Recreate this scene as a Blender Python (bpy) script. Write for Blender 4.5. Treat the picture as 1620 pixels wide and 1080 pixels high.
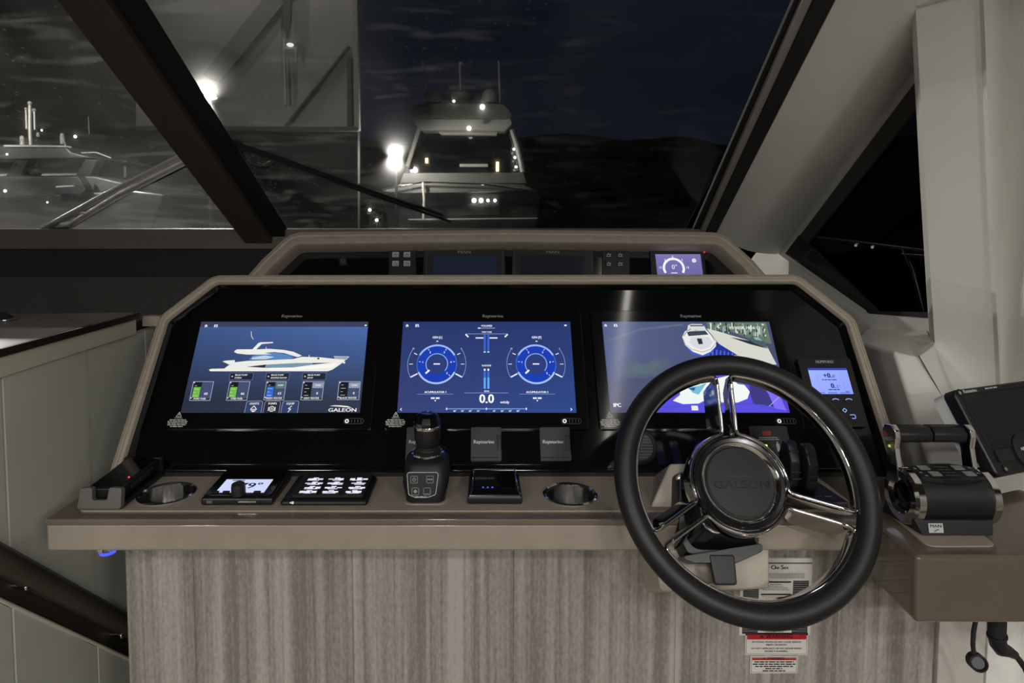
import bpy, bmesh, math, random
from mathutils import Vector, Matrix
from math import pi, sin, cos, radians, atan2, sqrt
random.seed(7)
for o in list(bpy.data.objects): bpy.data.objects.remove(o, do_unlink=True)
scene = bpy.context.scene
COL = scene.collection

# ------------------------------------------------------------------ camera
FPX, CX, CY, PITCH, EYE = 1000.0, 768.0, 409.0, radians(3.4), 1.32
cam_d = bpy.data.cameras.new('camera'); cam = bpy.data.objects.new('camera', cam_d); COL.objects.link(cam)
cam.location = (0, 0, EYE); cam.rotation_euler = (pi/2 - PITCH, 0, 0)
cam_d.sensor_width = 36.0; cam_d.lens = FPX/1620*36
cam_d.shift_x = (810-CX)/1620; cam_d.shift_y = (CY-540)/1620
cam_d.clip_start = 0.02; cam_d.clip_end = 600
scene.camera = cam

# ------------------------------------------------------------------ world, exposure
w = bpy.data.worlds.new('night_sky'); scene.world = w; w.use_nodes = True
nt = w.node_tree; bg = nt.nodes['Background']
tc = nt.nodes.new('ShaderNodeTexCoord'); mp = nt.nodes.new('ShaderNodeMapping'); mp.inputs['Scale'].default_value = (1.2, 1.2, 5)
nz = nt.nodes.new('ShaderNodeTexNoise'); nz.inputs['Scale'].default_value = 1.6; nz.inputs['Detail'].default_value = 3
cr = nt.nodes.new('ShaderNodeValToRGB')
cr.color_ramp.elements[0].position = .35; cr.color_ramp.elements[0].color = (.0030, .0044, .0074, 1)
cr.color_ramp.elements[1].position = .7; cr.color_ramp.elements[1].color = (.0046, .0066, .0122, 1)
nt.links.new(tc.outputs['Generated'], mp.inputs['Vector']); nt.links.new(mp.outputs['Vector'], nz.inputs['Vector'])
nt.links.new(nz.outputs['Fac'], cr.inputs['Fac']); nt.links.new(cr.outputs['Color'], bg.inputs['Color'])
bg.inputs['Strength'].default_value = 1.0
vs = scene.view_settings
vs.view_transform = 'Standard'; vs.look = 'None'; vs.exposure = 0.0; vs.gamma = 1.0; vs.use_curve_mapping = False

# lamps of the saloon ceiling: (x, y, watt); the fixtures are built further down
DOWNLIGHTS = [(1.15, -1.5, 24), (-1.5, -1.3, 23), (-.3, -2.6, 31), (1.3, -3.3, 37), (.15, -.75, 6.2), (-.9, -.75, 6.2), (1.0, -.7, 4.6), (-.3, -1.6, 12)]  # last four are added to put more highlights on the chrome

# ------------------------------------------------------------------ pixel rays of the 1620x1080 frame
EYEV = Vector((0, 0, EYE))
def ray(u, v):
    a = (u-CX)/FPX; b = -(v-CY)/FPX
    return Vector((a, cos(PITCH)+b*sin(PITCH), -sin(PITCH)+b*cos(PITCH)))
def at(u, v, Y): d = ray(u, v); return EYEV + d*(Y/d.y)
def atx(u, v, X): d = ray(u, v); return EYEV + d*(X/d.x)
def atz(u, v, Z): d = ray(u, v); return EYEV + d*((Z-EYE)/d.z)

class Frame:
    def __init__(s, O, tilt=0, yaw=0):
        t = radians(tilt); R = Matrix.Rotation(radians(yaw), 3, 'Z')
        s.O = Vector(O); s.ex = R @ Vector((1, 0, 0)); s.ey = R @ Vector((0, sin(t), cos(t))); s.ez = R @ Vector((0, -cos(t), sin(t)))
    def loc(s, u, v, h=0):
        d = ray(u, v); q = s.O + s.ez*h
        P = EYEV + d*((q-EYEV).dot(s.ez)/d.dot(s.ez)) - s.O
        return (P.dot(s.ex), P.dot(s.ey))
    def W(s, x, y, z=0): return s.O + s.ex*x + s.ey*y + s.ez*z
    def mat(s, x=0, y=0, z=0):
        m = Matrix((s.ex, s.ey, s.ez)).transposed().to_4x4(); m.translation = s.W(x, y, z); return m
    def sub(s, x, y, z=0):
        f = Frame(s.W(x, y, z)); f.ex, f.ey, f.ez = s.ex, s.ey, s.ez; return f

# ------------------------------------------------------------------ materials
def lin(c): c /= 255; return c/12.92 if c <= .04045 else ((c+.055)/1.055)**2.4
def S(r, g, b): return (lin(r), lin(g), lin(b))
MATS = {}
def M(name, col, rough=.5, metal=0, spec=.5, coat=0, bump=0, bscale=200, var=0, vscale=8, stretch=(1, 1, 1), emit=None):
    if name in MATS: return MATS[name]
    m = bpy.data.materials.new(name); m.use_nodes = True; n = m.node_tree; b = n.nodes['Principled BSDF']
    b.inputs['Base Color'].default_value = (*col, 1); b.inputs['Roughness'].default_value = rough; b.inputs['Metallic'].default_value = metal
    b.inputs['Specular IOR Level'].default_value = spec; b.inputs['Coat Weight'].default_value = coat; b.inputs['Coat Roughness'].default_value = .04
    if emit: b.inputs['Emission Color'].default_value = (*emit[0], 1); b.inputs['Emission Strength'].default_value = emit[1]
    t = n.nodes.new('ShaderNodeTexCoord'); mpn = n.nodes.new('ShaderNodeMapping'); mpn.inputs['Scale'].default_value = stretch
    n.links.new(t.outputs['Object'], mpn.inputs['Vector'])
    if var:
        q = n.nodes.new('ShaderNodeTexNoise'); q.inputs['Scale'].default_value = vscale; q.inputs['Detail'].default_value = 4
        n.links.new(mpn.outputs['Vector'], q.inputs['Vector'])
        r = n.nodes.new('ShaderNodeValToRGB')
        r.color_ramp.elements[0].position = .3; r.color_ramp.elements[1].position = .7
        r.color_ramp.elements[0].color = (*[c*(1-var) for c in col], 1); r.color_ramp.elements[1].color = (*[min(1, c*(1+var)) for c in col], 1)
        n.links.new(q.outputs['Fac'], r.inputs['Fac']); n.links.new(r.outputs['Color'], b.inputs['Base Color'])
    if bump:
        q = n.nodes.new('ShaderNodeTexNoise'); q.inputs['Scale'].default_value = bscale; q.inputs['Detail'].default_value = 3
        n.links.new(mpn.outputs['Vector'], q.inputs['Vector'])
        k = n.nodes.new('ShaderNodeBump'); k.inputs['Strength'].default_value = bump; k.inputs['Distance'].default_value = .002
        n.links.new(q.outputs['Fac'], k.inputs['Height']); n.links.new(k.outputs['Normal'], b.inputs['Normal'])
    MATS[name] = m; return m
def attr_mat(name, emit):
    m = bpy.data.materials.new(name); m.use_nodes = True; n = m.node_tree; b = n.nodes['Principled BSDF']
    a = n.nodes.new('ShaderNodeVertexColor'); a.layer_name = 'Col'
    if emit:
        b.inputs['Base Color'].default_value = (.004, .004, .005, 1); b.inputs['Roughness'].default_value = .12
        n.links.new(a.outputs['Color'], b.inputs['Emission Color']); b.inputs['Emission Strength'].default_value = emit
    else:
        n.links.new(a.outputs['Color'], b.inputs['Base Color']); b.inputs['Roughness'].default_value = .5
    return m
SCREEN = attr_mat('lit_screen_print', 1.0)
INK = attr_mat('surface_print', 0)
black_gloss = M('black_gloss_acrylic', (.0035, .0038, .0045), .07, spec=.5, var=.2, vscale=3)
black_glass = M('black_display_glass', (.004, .004, .0045), .09, spec=.45, var=.2, vscale=4)
black_plastic = M('black_plastic', (.0065, .0065, .007), .38, bump=.08, bscale=900)
black_soft = M('black_soft_leather', (.0065, .0065, .007), .48, bump=.16, bscale=700)
black_metal = M('black_painted_metal', (.016, .016, .017), .45, bump=.05, bscale=800)
rubber = M('black_rubber', (.008, .008, .008), .7, bump=.1, bscale=500)
grey_plastic = M('grey_plastic', S(98, 92, 88), .5, bump=.08, bscale=900)
chrome = M('polished_chrome', (.74, .73, .72), .07, metal=1, bump=.01, bscale=60)
steel = M('brushed_steel', (.66, .65, .63), .22, metal=1, bump=.25, bscale=90, stretch=(1, 1, .02))
taupe = M('taupe_gloss_lacquer', S(152, 141, 128), .3, spec=.5, coat=.6, var=.05, vscale=30)
taupe_reflect = M('taupe_lacquer_dark_reflection', S(104, 93, 82), .3, spec=.5, coat=.4, var=.05, vscale=30)  # shelf-top taupe with the reflected dark room put into the colour
inset_m = M('grey_beige_leather', S(146, 135, 121), .6, bump=.25, bscale=900, var=.06, vscale=120)
leather = M('beige_leather', S(166, 155, 140), .55, bump=.25, bscale=600, var=.08, vscale=60, stretch=(1, 3, 3))
leather_d = M('taupe_leather', S(122, 111, 100), .5, bump=.2, bscale=600, var=.07, vscale=60)
stitch_m = M('stitch_thread', S(120, 108, 94), .8, bump=.2, bscale=900)
cream = M('cream_vinyl', S(230, 228, 221), .6, bump=.1, bscale=700, var=.03, vscale=5)
cream_d = M('grey_cream_vinyl', S(190, 184, 176), .6, bump=.1, bscale=700, var=.03, vscale=5)
panel_m = M('pale_grey_wall_panel', S(226, 227, 214), .5, bump=.05, bscale=400, var=.03, vscale=6)
apron_m = M('cream_apron_board', S(232, 228, 208), .5, bump=.05, bscale=400, var=.03, vscale=6)
counter_m = M('mauve_brown_counter', S(128, 116, 113), .4, bump=.05, bscale=400, var=.05, vscale=20)
edge_m = M('dark_walnut_edge', S(52, 45, 38), .4, bump=.05, bscale=300, var=.2, vscale=30, stretch=(1, .1, 1))
brown_m = M('brown_black_trim', S(70, 63, 56), .55, bump=.1, bscale=500, var=.06, vscale=20)
sill_m = M('taupe_sill', S(95, 85, 78), .55, bump=.1, bscale=500, var=.06, vscale=20)
char_m = M('charcoal_felt', S(62, 60, 57), .8, bump=.2, bscale=600, var=.08, vscale=30)
black_trim = M('black_felt_trim', S(30, 30, 31), .8, bump=.2, bscale=600, var=.08, vscale=30)
column_beige = M('beige_moulded_plastic', S(178, 168, 154), .45, bump=.25, bscale=1100, var=.04, vscale=200)
saloon_m = M('saloon_wall_veneer', S(104, 99, 94), .5, var=.1, vscale=6, stretch=(1, 1, .1))
ceil_m = M('ceiling_vinyl', S(74, 72, 70), .7, bump=.05, bscale=400)
floor_m = M('walnut_floor', S(112, 102, 90), .45, var=.2, vscale=8, stretch=(8, .6, 1))
def fabric_mat():
    m = bpy.data.materials.new('striped_woven_wallcovering'); m.use_nodes = True; n = m.node_tree; b = n.nodes['Principled BSDF']
    t = n.nodes.new('ShaderNodeTexCoord')
    def noise(scale, sx, sz, det=3):
        mpn = n.nodes.new('ShaderNodeMapping'); mpn.inputs['Scale'].default_value = (sx, 1, sz)
        q = n.nodes.new('ShaderNodeTexNoise'); q.inputs['Scale'].default_value = scale; q.inputs['Detail'].default_value = det
        n.links.new(t.outputs['Object'], mpn.inputs['Vector']); n.links.new(mpn.outputs['Vector'], q.inputs['Vector']); return q
    a = noise(48, 1, .006); c = noise(170, 1, .02, 2); e = noise(230, 1, .45, 3)
    m1 = n.nodes.new('ShaderNodeMath'); m1.operation = 'MULTIPLY_ADD'; m1.inputs[1].default_value = .45
    n.links.new(c.outputs['Fac'], m1.inputs[0]); n.links.new(a.outputs['Fac'], m1.inputs[2])
    m2 = n.nodes.new('ShaderNodeMath'); m2.operation = 'MULTIPLY_ADD'; m2.inputs[1].default_value = .42
    n.links.new(e.outputs['Fac'], m2.inputs[0]); n.links.new(m1.outputs[0], m2.inputs[2])
    r = n.nodes.new('ShaderNodeValToRGB'); r.color_ramp.elements[0].position = .68; r.color_ramp.elements[1].position = 1.2
    r.color_ramp.elements[0].color = (*S(120, 114, 108), 1); r.color_ramp.elements[1].color = (*S(172, 165, 157), 1)
    r.color_ramp.elements[1].position = 1.0
    mr = n.nodes.new('ShaderNodeMapRange'); mr.inputs['From Min'].default_value = .74; mr.inputs['From Max'].default_value = 1.12
    n.links.new(m2.outputs[0], mr.inputs['Value'])
    r.color_ramp.elements[0].position = 0; n.links.new(mr.outputs[0], r.inputs['Fac'])
    n.links.new(r.outputs['Color'], b.inputs['Base Color']); b.inputs['Roughness'].default_value = .75
    k = n.nodes.new('ShaderNodeBump'); k.inputs['Strength'].default_value = .25; k.inputs['Distance'].default_value = .002
    n.links.new(m2.outputs[0], k.inputs['Height']); n.links.new(k.outputs['Normal'], b.inputs['Normal'])
    return m
fabric = fabric_mat()
def glass_mat(name, dust, scale, tint=1.0):
    m = bpy.data.materials.new(name); m.use_nodes = True; n = m.node_tree; n.nodes.remove(n.nodes['Principled BSDF'])
    out = n.nodes['Material Output']
    tr = n.nodes.new('ShaderNodeBsdfTransparent'); tr.inputs['Color'].default_value = (tint, tint, tint, 1)
    gl = n.nodes.new('ShaderNodeBsdfGlossy'); gl.inputs['Roughness'].default_value = .02; gl.inputs['Color'].default_value = (.8, .8, .8, 1)
    fr = n.nodes.new('ShaderNodeFresnel'); fr.inputs['IOR'].default_value = 1.10
    mx = n.nodes.new('ShaderNodeMixShader'); n.links.new(fr.outputs[0], mx.inputs[0]); n.links.new(tr.outputs[0], mx.inputs[1]); n.links.new(gl.outputs[0], mx.inputs[2])
    df = n.nodes.new('ShaderNodeBsdfDiffuse'); df.inputs['Color'].default_value = (.7, .7, .68, 1)
    tl = n.nodes.new('ShaderNodeBsdfTranslucent'); tl.inputs['Color'].default_value = (.8, .8, .76, 1)
    m2 = n.nodes.new('ShaderNodeMixShader'); m2.inputs[0].default_value = .85; n.links.new(df.outputs[0], m2.inputs[1]); n.links.new(tl.outputs[0], m2.inputs[2])
    t = n.nodes.new('ShaderNodeTexCoord')
    # salt film and smears
    def nz_(sc, det, dist, stretch, rot, p0, p1):
        q = n.nodes.new('ShaderNodeTexNoise'); q.inputs['Scale'].default_value = sc; q.inputs['Detail'].default_value = det; q.inputs['Distortion'].default_value = dist
        mp1 = n.nodes.new('ShaderNodeMapping'); mp1.inputs['Scale'].default_value = stretch; mp1.inputs['Rotation'].default_value = rot
        n.links.new(t.outputs['Object'], mp1.inputs['Vector']); n.links.new(mp1.outputs[0], q.inputs['Vector'])
        r = n.nodes.new('ShaderNodeValToRGB'); r.color_ramp.elements[0].position = p0; r.color_ramp.elements[1].position = p1
        n.links.new(q.outputs['Fac'], r.inputs['Fac']); return r
    r1 = nz_(scale, 9, .8, (1, 1, 1), (0, 0, .5), .40, .80)
    r2 = nz_(4, 6, 1.5, (1, 6, 1), (0, 0, .75), .55, .72)
    r3 = nz_(75, 2, 0, (1, 1, 1), (0, 0, 0), .69, .74)
    ad = n.nodes.new('ShaderNodeMath'); ad.operation = 'MULTIPLY_ADD'; ad.inputs[1].default_value = 1.5
    n.links.new(r2.outputs['Color'], ad.inputs[0]); n.links.new(r1.outputs['Color'], ad.inputs[2])
    ad2 = n.nodes.new('ShaderNodeMath'); ad2.operation = 'MULTIPLY_ADD'; ad2.inputs[1].default_value = 2.0
    n.links.new(r3.outputs['Color'], ad2.inputs[0]); n.links.new(ad.outputs[0], ad2.inputs[2])
    ml = n.nodes.new('ShaderNodeMath'); ml.operation = 'MULTIPLY'; ml.inputs[1].default_value = dust; n.links.new(ad2.outputs[0], ml.inputs[0])
    sx_ = n.nodes.new('ShaderNodeSeparateXYZ'); n.links.new(t.outputs['Object'], sx_.inputs[0])
    gx = n.nodes.new('ShaderNodeMapRange'); gx.inputs['From Min'].default_value = -.9; gx.inputs['From Max'].default_value = .35; gx.inputs['To Min'].default_value = 1; gx.inputs['To Max'].default_value = .12  # film thins to starboard, imitating lamp haze that fades from the left
    n.links.new(sx_.outputs['X'], gx.inputs['Value'])
    mg = n.nodes.new('ShaderNodeMath'); mg.operation = 'MULTIPLY'; n.links.new(ml.outputs[0], mg.inputs[0]); n.links.new(gx.outputs[0], mg.inputs[1]); ml = mg
    a2 = n.nodes.new('ShaderNodeMath'); a2.operation = 'ADD'; a2.inputs[1].default_value = dust*.02; n.links.new(ml.outputs[0], a2.inputs[0])
    # forward scattering of the film
    hz = n.nodes.new('ShaderNodeBsdfRefraction'); hz.inputs['IOR'].default_value = 1.006; hz.inputs['Roughness'].default_value = .85
    m4 = n.nodes.new('ShaderNodeMixShader'); m4.inputs[0].default_value = .07*min(1, dust*12); n.links.new(mx.outputs[0], m4.inputs[1]); n.links.new(hz.outputs[0], m4.inputs[2])
    m3 = n.nodes.new('ShaderNodeMixShader'); n.links.new(a2.outputs[0], m3.inputs[0]); n.links.new(m4.outputs[0], m3.inputs[1]); n.links.new(m2.outputs[0], m3.inputs[2])
    n.links.new(m3.outputs[0], out.inputs['Surface'])
    return m

# ------------------------------------------------------------------ builders
def rotx(a): return Matrix.Rotation(a, 4, 'X')
class B:
    def __init__(s): s.bm = bmesh.new(); s.bev = False
    def _v(s, p, X=None): p = Vector(p); return s.bm.verts.new(X @ p if X else p)
    def box(s, c, d, X=None):
        c = Vector(c); h = [q/2 for q in d]
        vs = [s._v((c.x+a*h[0], c.y+b*h[1], c.z+e*h[2]), X) for a in (-1, 1) for b in (-1, 1) for e in (-1, 1)]
        for f in ((0, 1, 3, 2), (4, 6, 7, 5), (0, 4, 5, 1), (2, 3, 7, 6), (0, 2, 6, 4), (1, 5, 7, 3)): s.bm.faces.new([vs[i] for i in f])
        return s
    def loft(s, rings, caps=True, closed=True, X=None):
        R = [[s._v(p, X) for p in r] for r in rings]; n = len(R[0])
        for a, b in zip(R, R[1:]):
            for i in range(n if closed else n-1):
                j = (i+1) % n
                s.bm.faces.new((a[i], a[j], b[j], b[i]))
        if caps and closed:
            s.bm.faces.new(R[0][::-1]); s.bm.faces.new(R[-1])
        return s
    def prism(s, pts, z0, z1, X=None):
        return s.loft([[(x, y, z0) for x, y in pts], [(x, y, z1) for x, y in pts]], X=X)
    def frus(s, p0, z0, p1, z1, X=None):
        return s.loft([[(x, y, z0) for x, y in p0], [(x, y, z1) for x, y in p1]], X=X)
    def slab(s, pts, vec):
        vec = Vector(vec); return s.loft([[Vector(p) for p in pts], [Vector(p)+vec for p in pts]])
    def lathe(s, prof, n=32, X=None, a0=0, a1=2*pi):
        full = abs(a1-a0-2*pi) < 1e-6
        k = n if full else n+1
        R = [[(r*cos(a0+(a1-a0)*i/n), r*sin(a0+(a1-a0)*i/n), z) for i in range(k)] for r, z in prof]
        if full and len(prof) > 2 and prof[0][0] > 0 and prof[-1][0] > 0:
            return s.loft(R+[R[0]], caps=False, closed=True, X=X)
        return s.loft(R, caps=full, closed=full, X=X)
    def cyl(s, p0, p1, r0, r1=None, n=20):
        p0 = Vector(p0); p1 = Vector(p1); d = p1-p0
        X = Matrix.Translation(p0) @ d.to_track_quat('Z', 'Y').to_matrix().to_4x4()
        return s.lathe([(r0, 0), (r0 if r1 is None else r1, d.length)], n, X)
    def torus(s, R, r, n=64, k=12, X=None, z=0, sz=1):
        rings = [[((R+r*cos(2*pi*j/k))*cos(2*pi*i/n), (R+r*cos(2*pi*j/k))*sin(2*pi*i/n), z+r*sz*sin(2*pi*j/k)) for j in range(k)] for i in range(n)]
        rings.append(rings[0]); V = [[s._v(p, X) for p in q] for q in rings[:-1]]; V.append(V[0])
        for a, b in zip(V, V[1:]):
            for i in range(k): s.bm.faces.new((a[i], b[i], b[(i+1) % k], a[(i+1) % k]))
        return s
    def tube(s, pts, r, k=8, closed=False, ry=None):
        pts = [Vector(p) for p in pts]; n = len(pts); rings = []; up = None
        rr = r if isinstance(r, (list, tuple)) else [r]*n
        for i in range(n):
            if closed: d = pts[(i+1) % n]-pts[i-1]
            else: d = pts[min(i+1, n-1)]-pts[max(i-1, 0)]
            d.normalize()
            if up is None: up = Vector((0, 0, 1)) if abs(d.z) < .9 else Vector((1, 0, 0))
            x = d.cross(up).normalized(); up = x.cross(d).normalized()
            rings.append([pts[i]+(x*cos(2*pi*j/k)+up*sin(2*pi*j/k)*(ry/r if ry else 1))*rr[i] for j in range(k)])
        V = [[s._v(p) for p in q] for q in rings]
        if closed: V.append(V[0])
        for a, b in zip(V, V[1:]):
            for i in range(k): s.bm.faces.new((a[i], a[(i+1) % k], b[(i+1) % k], b[i]))
        if not closed: s.bm.faces.new(V[0][::-1]); s.bm.faces.new(V[-1])
        return s
    def sweep(s, path, prof, closed=False, X=None):
        # path 2D, prof [(offset to the left of travel, height)] closed profile
        n = len(path); rings = []
        for i in range(n):
            a = Vector(path[i-1] if (closed or i) else path[0]); b = Vector(path[i]); c = Vector(path[(i+1) % n] if (closed or i < n-1) else path[-1])
            d1 = (b-a).normalized() if (b-a).length > 1e-9 else (c-b).normalized(); d2 = (c-b).normalized() if (c-b).length > 1e-9 else d1
            n1 = Vector((-d1.y, d1.x)); n2 = Vector((-d2.y, d2.x)); m = (n1+n2).normalized(); k = 1/max(.35, m.dot(n1))
            rings.append([(b.x+m.x*o*k, b.y+m.y*o*k, h) for o, h in prof])
        V = [[s._v(p, X) for p in q] for q in rings]
        if closed: V.append(V[0])
        k = len(prof)
        for a, b in zip(V, V[1:]):
            for i in range(k): s.bm.faces.new((a[i], a[(i+1) % k], b[(i+1) % k], b[i]))
        if not closed: s.bm.faces.new(V[0][::-1]); s.bm.faces.new(V[-1])
        return s
    def ball(s, c, r, n=16, X=None, sz=1):
        m = Matrix.Translation(c) @ Matrix.Diagonal((r, r, r*sz, 1)); m = X @ m if X else m
        bmesh.ops.create_uvsphere(s.bm, u_segments=n, v_segments=max(6, n//2), radius=1, matrix=m); return s
    def bevel(s, wd, seg=2, ang=28):
        s.bev = True
        bmesh.ops.recalc_face_normals(s.bm, faces=s.bm.faces[:])
        ed = [e for e in s.bm.edges if len(e.link_faces) == 2 and e.calc_face_angle(0) > radians(ang)]
        bmesh.ops.bevel(s.bm, geom=ed, offset=wd, segments=seg, affect='EDGES', profile=.5, clamp_overlap=True); return s
    def build(s, name, mat, parent=None, X=None, ang=38, kind=None):
        bmesh.ops.recalc_face_normals(s.bm, faces=s.bm.faces[:])
        me = bpy.data.meshes.new(name); s.bm.to_mesh(me); s.bm.free()
        for p in me.polygons: p.use_smooth = True
        me.set_sharp_from_angle(angle=radians(ang))
        o = link(name, me, mat, parent, X, kind)
        if s.bev:
            wn = o.modifiers.new('weighted_normals', 'WEIGHTED_NORMAL'); wn.keep_sharp = True; wn.weight = 80
        return o
def link(name, me, mat, parent=None, X=None, kind=None):
    if len(me.materials) == 0: me.materials.append(mat)
    o = bpy.data.objects.new(name, me); COL.objects.link(o)
    if parent: o.parent = parent
    if X: o.matrix_local = X
    if kind: o['kind'] = kind
    return o
def tag(o, label, cat, group=None):
    o['label'] = label; o['category'] = cat
    if group: o['group'] = group
    return o
def thing(name, label, cat, X, group=None):
    o = bpy.data.objects.new(name, None); COL.objects.link(o); o.empty_display_size = .05
    o.matrix_world = X if isinstance(X, Matrix) else Matrix.Translation(X)
    return tag(o, label, cat, group)
def struct(o): o['kind'] = 'structure'; return o
def T(x, y, z): return Matrix.Translation((x, y, z))
def copy_tree(o, X, label):
    c = o.copy(); COL.objects.link(c); c.matrix_world = X; c['label'] = label
    for ch in o.children:
        d = ch.copy(); COL.objects.link(d); d.parent = c
        for g in ch.children:
            h = g.copy(); COL.objects.link(h); h.parent = d
    return c
def fillet(pts, r, n=6, closed=False):
    out = []; N = len(pts)
    for i, p in enumerate(pts):
        if not closed and i in (0, N-1): out.append(tuple(p)); continue
        b = Vector(p); a = Vector(pts[i-1]); c = Vector(pts[(i+1) % N])
        d1 = (a-b).normalized(); d2 = (c-b).normalized(); ang = d1.angle(d2)
        t = min(r/math.tan(ang/2), .48*(a-b).length, .48*(c-b).length); rr = t*math.tan(ang/2)
        p1 = b+d1*t; p2 = b+d2*t; cen = b+(d1+d2).normalized()*(rr/sin(ang/2))
        a1 = atan2(p1.y-cen.y, p1.x-cen.x); a2 = atan2(p2.y-cen.y, p2.x-cen.x); da = (a2-a1+pi) % (2*pi)-pi
        out += [(cen.x+rr*cos(a1+da*k/n), cen.y+rr*sin(a1+da*k/n)) for k in range(n+1)]
    return out
def rrect(w, h, r, n=4, cx=0, cy=0):
    return fillet([(cx-w/2, cy-h/2), (cx+w/2, cy-h/2), (cx+w/2, cy+h/2), (cx-w/2, cy+h/2)], r, n, True)
def inset_poly(pts, d):
    n = len(pts); out = []
    for i in range(n):
        a, b, c = Vector(pts[i-1]), Vector(pts[i]), Vector(pts[(i+1) % n])
        d1 = (b-a).normalized(); d2 = (c-b).normalized(); n1 = Vector((-d1.y, d1.x)); n2 = Vector((-d2.y, d2.x)); m = (n1+n2).normalized()
        out.append(tuple(b+m*(d/max(.4, m.dot(n1)))))
    return out
def holed(outer, holes, z0, z1, bev=0):
    # plate with holes as mesh data, from a filled flat curve
    cu = bpy.data.curves.new('plate', 'CURVE'); cu.dimensions = '2D'; cu.fill_mode = 'BOTH'; cu.extrude = (z1-z0)/2-bev; cu.bevel_depth = bev; cu.bevel_resolution = 1; cu.offset = -bev
    for loop in [outer]+holes:
        sp = cu.splines.new('POLY'); sp.points.add(len(loop)-1); sp.use_cyclic_u = True
        for q, (x, y) in zip(sp.points, loop): q.co = (x, y, 0, 1)
    ob = bpy.data.objects.new('plate', cu); me = bpy.data.meshes.new_from_object(ob); bpy.data.objects.remove(ob); bpy.data.curves.remove(cu)
    me.transform(Matrix.Translation((0, 0, (z0+z1)/2)))
    for p in me.polygons: p.use_smooth = True
    me.set_sharp_from_angle(angle=radians(35)); return me
TXT = {}
def text2d(body):
    if body not in TXT:
        cu = bpy.data.curves.new('t', 'FONT'); cu.body = body; cu.size = 1; cu.resolution_u = 2
        ob = bpy.data.objects.new('t', cu); me = bpy.data.meshes.new_from_object(ob)
        vs_ = [(v.co.x, v.co.y) for v in me.vertices]; fs = [tuple(p.vertices) for p in me.polygons]
        bpy.data.objects.remove(ob); bpy.data.curves.remove(cu); bpy.data.meshes.remove(me)
        TXT[body] = (vs_, fs)
    return TXT[body]
class Print:
    """flat print in a local plane: polygons with a colour each, stacked a fraction of a millimetre apart"""
    def __init__(s, step=.00012): s.v = []; s.f = []; s.c = []; s.step = step; s.z = 0
    def poly(s, pts, col, lay=0, cols=None):
        i = len(s.v); s.v += [(x, y, lay*s.step) for x, y in pts]; s.f.append(tuple(range(i, i+len(pts)))); s.c.append(cols if cols else [col]*len(pts))
    def rect(s, x0, y0, x1, y1, col, lay=0, cols=None): s.poly([(x0, y0), (x1, y0), (x1, y1), (x0, y1)], col, lay, cols)
    def line(s, a, b, wd, col, lay=0):
        a = Vector(a); b = Vector(b); d = (b-a).normalized(); n = Vector((-d.y, d.x))*wd/2
        s.poly([tuple(a-n), tuple(b-n), tuple(b+n), tuple(a+n)], col, lay)
    def path(s, pts, wd, col, lay=0, closed=False):
        for a, b in zip(pts, pts[1:]+(pts[:1] if closed else [])):
            if a != b: s.line(a, b, wd, col, lay)
    def frame(s, x0, y0, x1, y1, wd, col, lay=0): s.path([(x0, y0), (x1, y0), (x1, y1), (x0, y1)], wd, col, lay, True)
    def arc(s, c, r, a0, a1, wd, col, lay=0, n=40):
        P = [(radians(a0+(a1-a0)*i/n)) for i in range(n+1)]
        for p, q in zip(P, P[1:]):
            s.poly([(c[0]+(r-wd/2)*cos(p), c[1]+(r-wd/2)*sin(p)), (c[0]+(r-wd/2)*cos(q), c[1]+(r-wd/2)*sin(q)), (c[0]+(r+wd/2)*cos(q), c[1]+(r+wd/2)*sin(q)), (c[0]+(r+wd/2)*cos(p), c[1]+(r+wd/2)*sin(p))], col, lay)
    def disc(s, c, r, col, lay=0, n=28, sy=1): s.poly([(c[0]+r*cos(2*pi*i/n), c[1]+r*sy*sin(2*pi*i/n)) for i in range(n)], col, lay)
    def text(s, body, c, size, col, lay=0, align='C', sx=1, bold=0):
        vs_, fs = text2d(body)
        if not vs_: return
        x0 = min(p[0] for p in vs_); x1 = max(p[0] for p in vs_)
        dx = {'C': -(x0+x1)/2, 'L': -x0, 'R': -x1}[align]; i = len(s.v)
        for off in ([0] if not bold else [-bold/2, bold/2]):
            i = len(s.v); s.v += [(c[0]+(x+dx)*size*sx+off, c[1]+(y-.35)*size, lay*s.step) for x, y in vs_]
            for f in fs: s.f.append(tuple(i+k for k in f)); s.c.append([col]*len(f))
    def words(s, x0, x1, y, h, col, lay=0, centre=False, rng=None):
        rng = rng or random; x = x0
        while x < x1:
            wl = rng.uniform(2.2, 6)*h
            s.rect(x, y-h/2, min(x+wl, x1), y+h/2, col, lay); x += wl+.7*h
    def build(s, name, mat, parent, X=None):
        me = bpy.data.meshes.new(name); me.from_pydata(s.v, [], s.f)
        a = me.color_attributes.new('Col', 'FLOAT_COLOR', 'CORNER'); k = 0
        for cols in s.c:
            for c in cols: a.data[k].color = (*c, 1); k += 1
        bm = bmesh.new(); bm.from_mesh(me)
        for f in bm.faces:
            f.normal_update()
            if f.normal.z < 0: f.normal_flip()
        bm.to_mesh(me); bm.free()
        return link(name, me, mat, parent, X)

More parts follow.
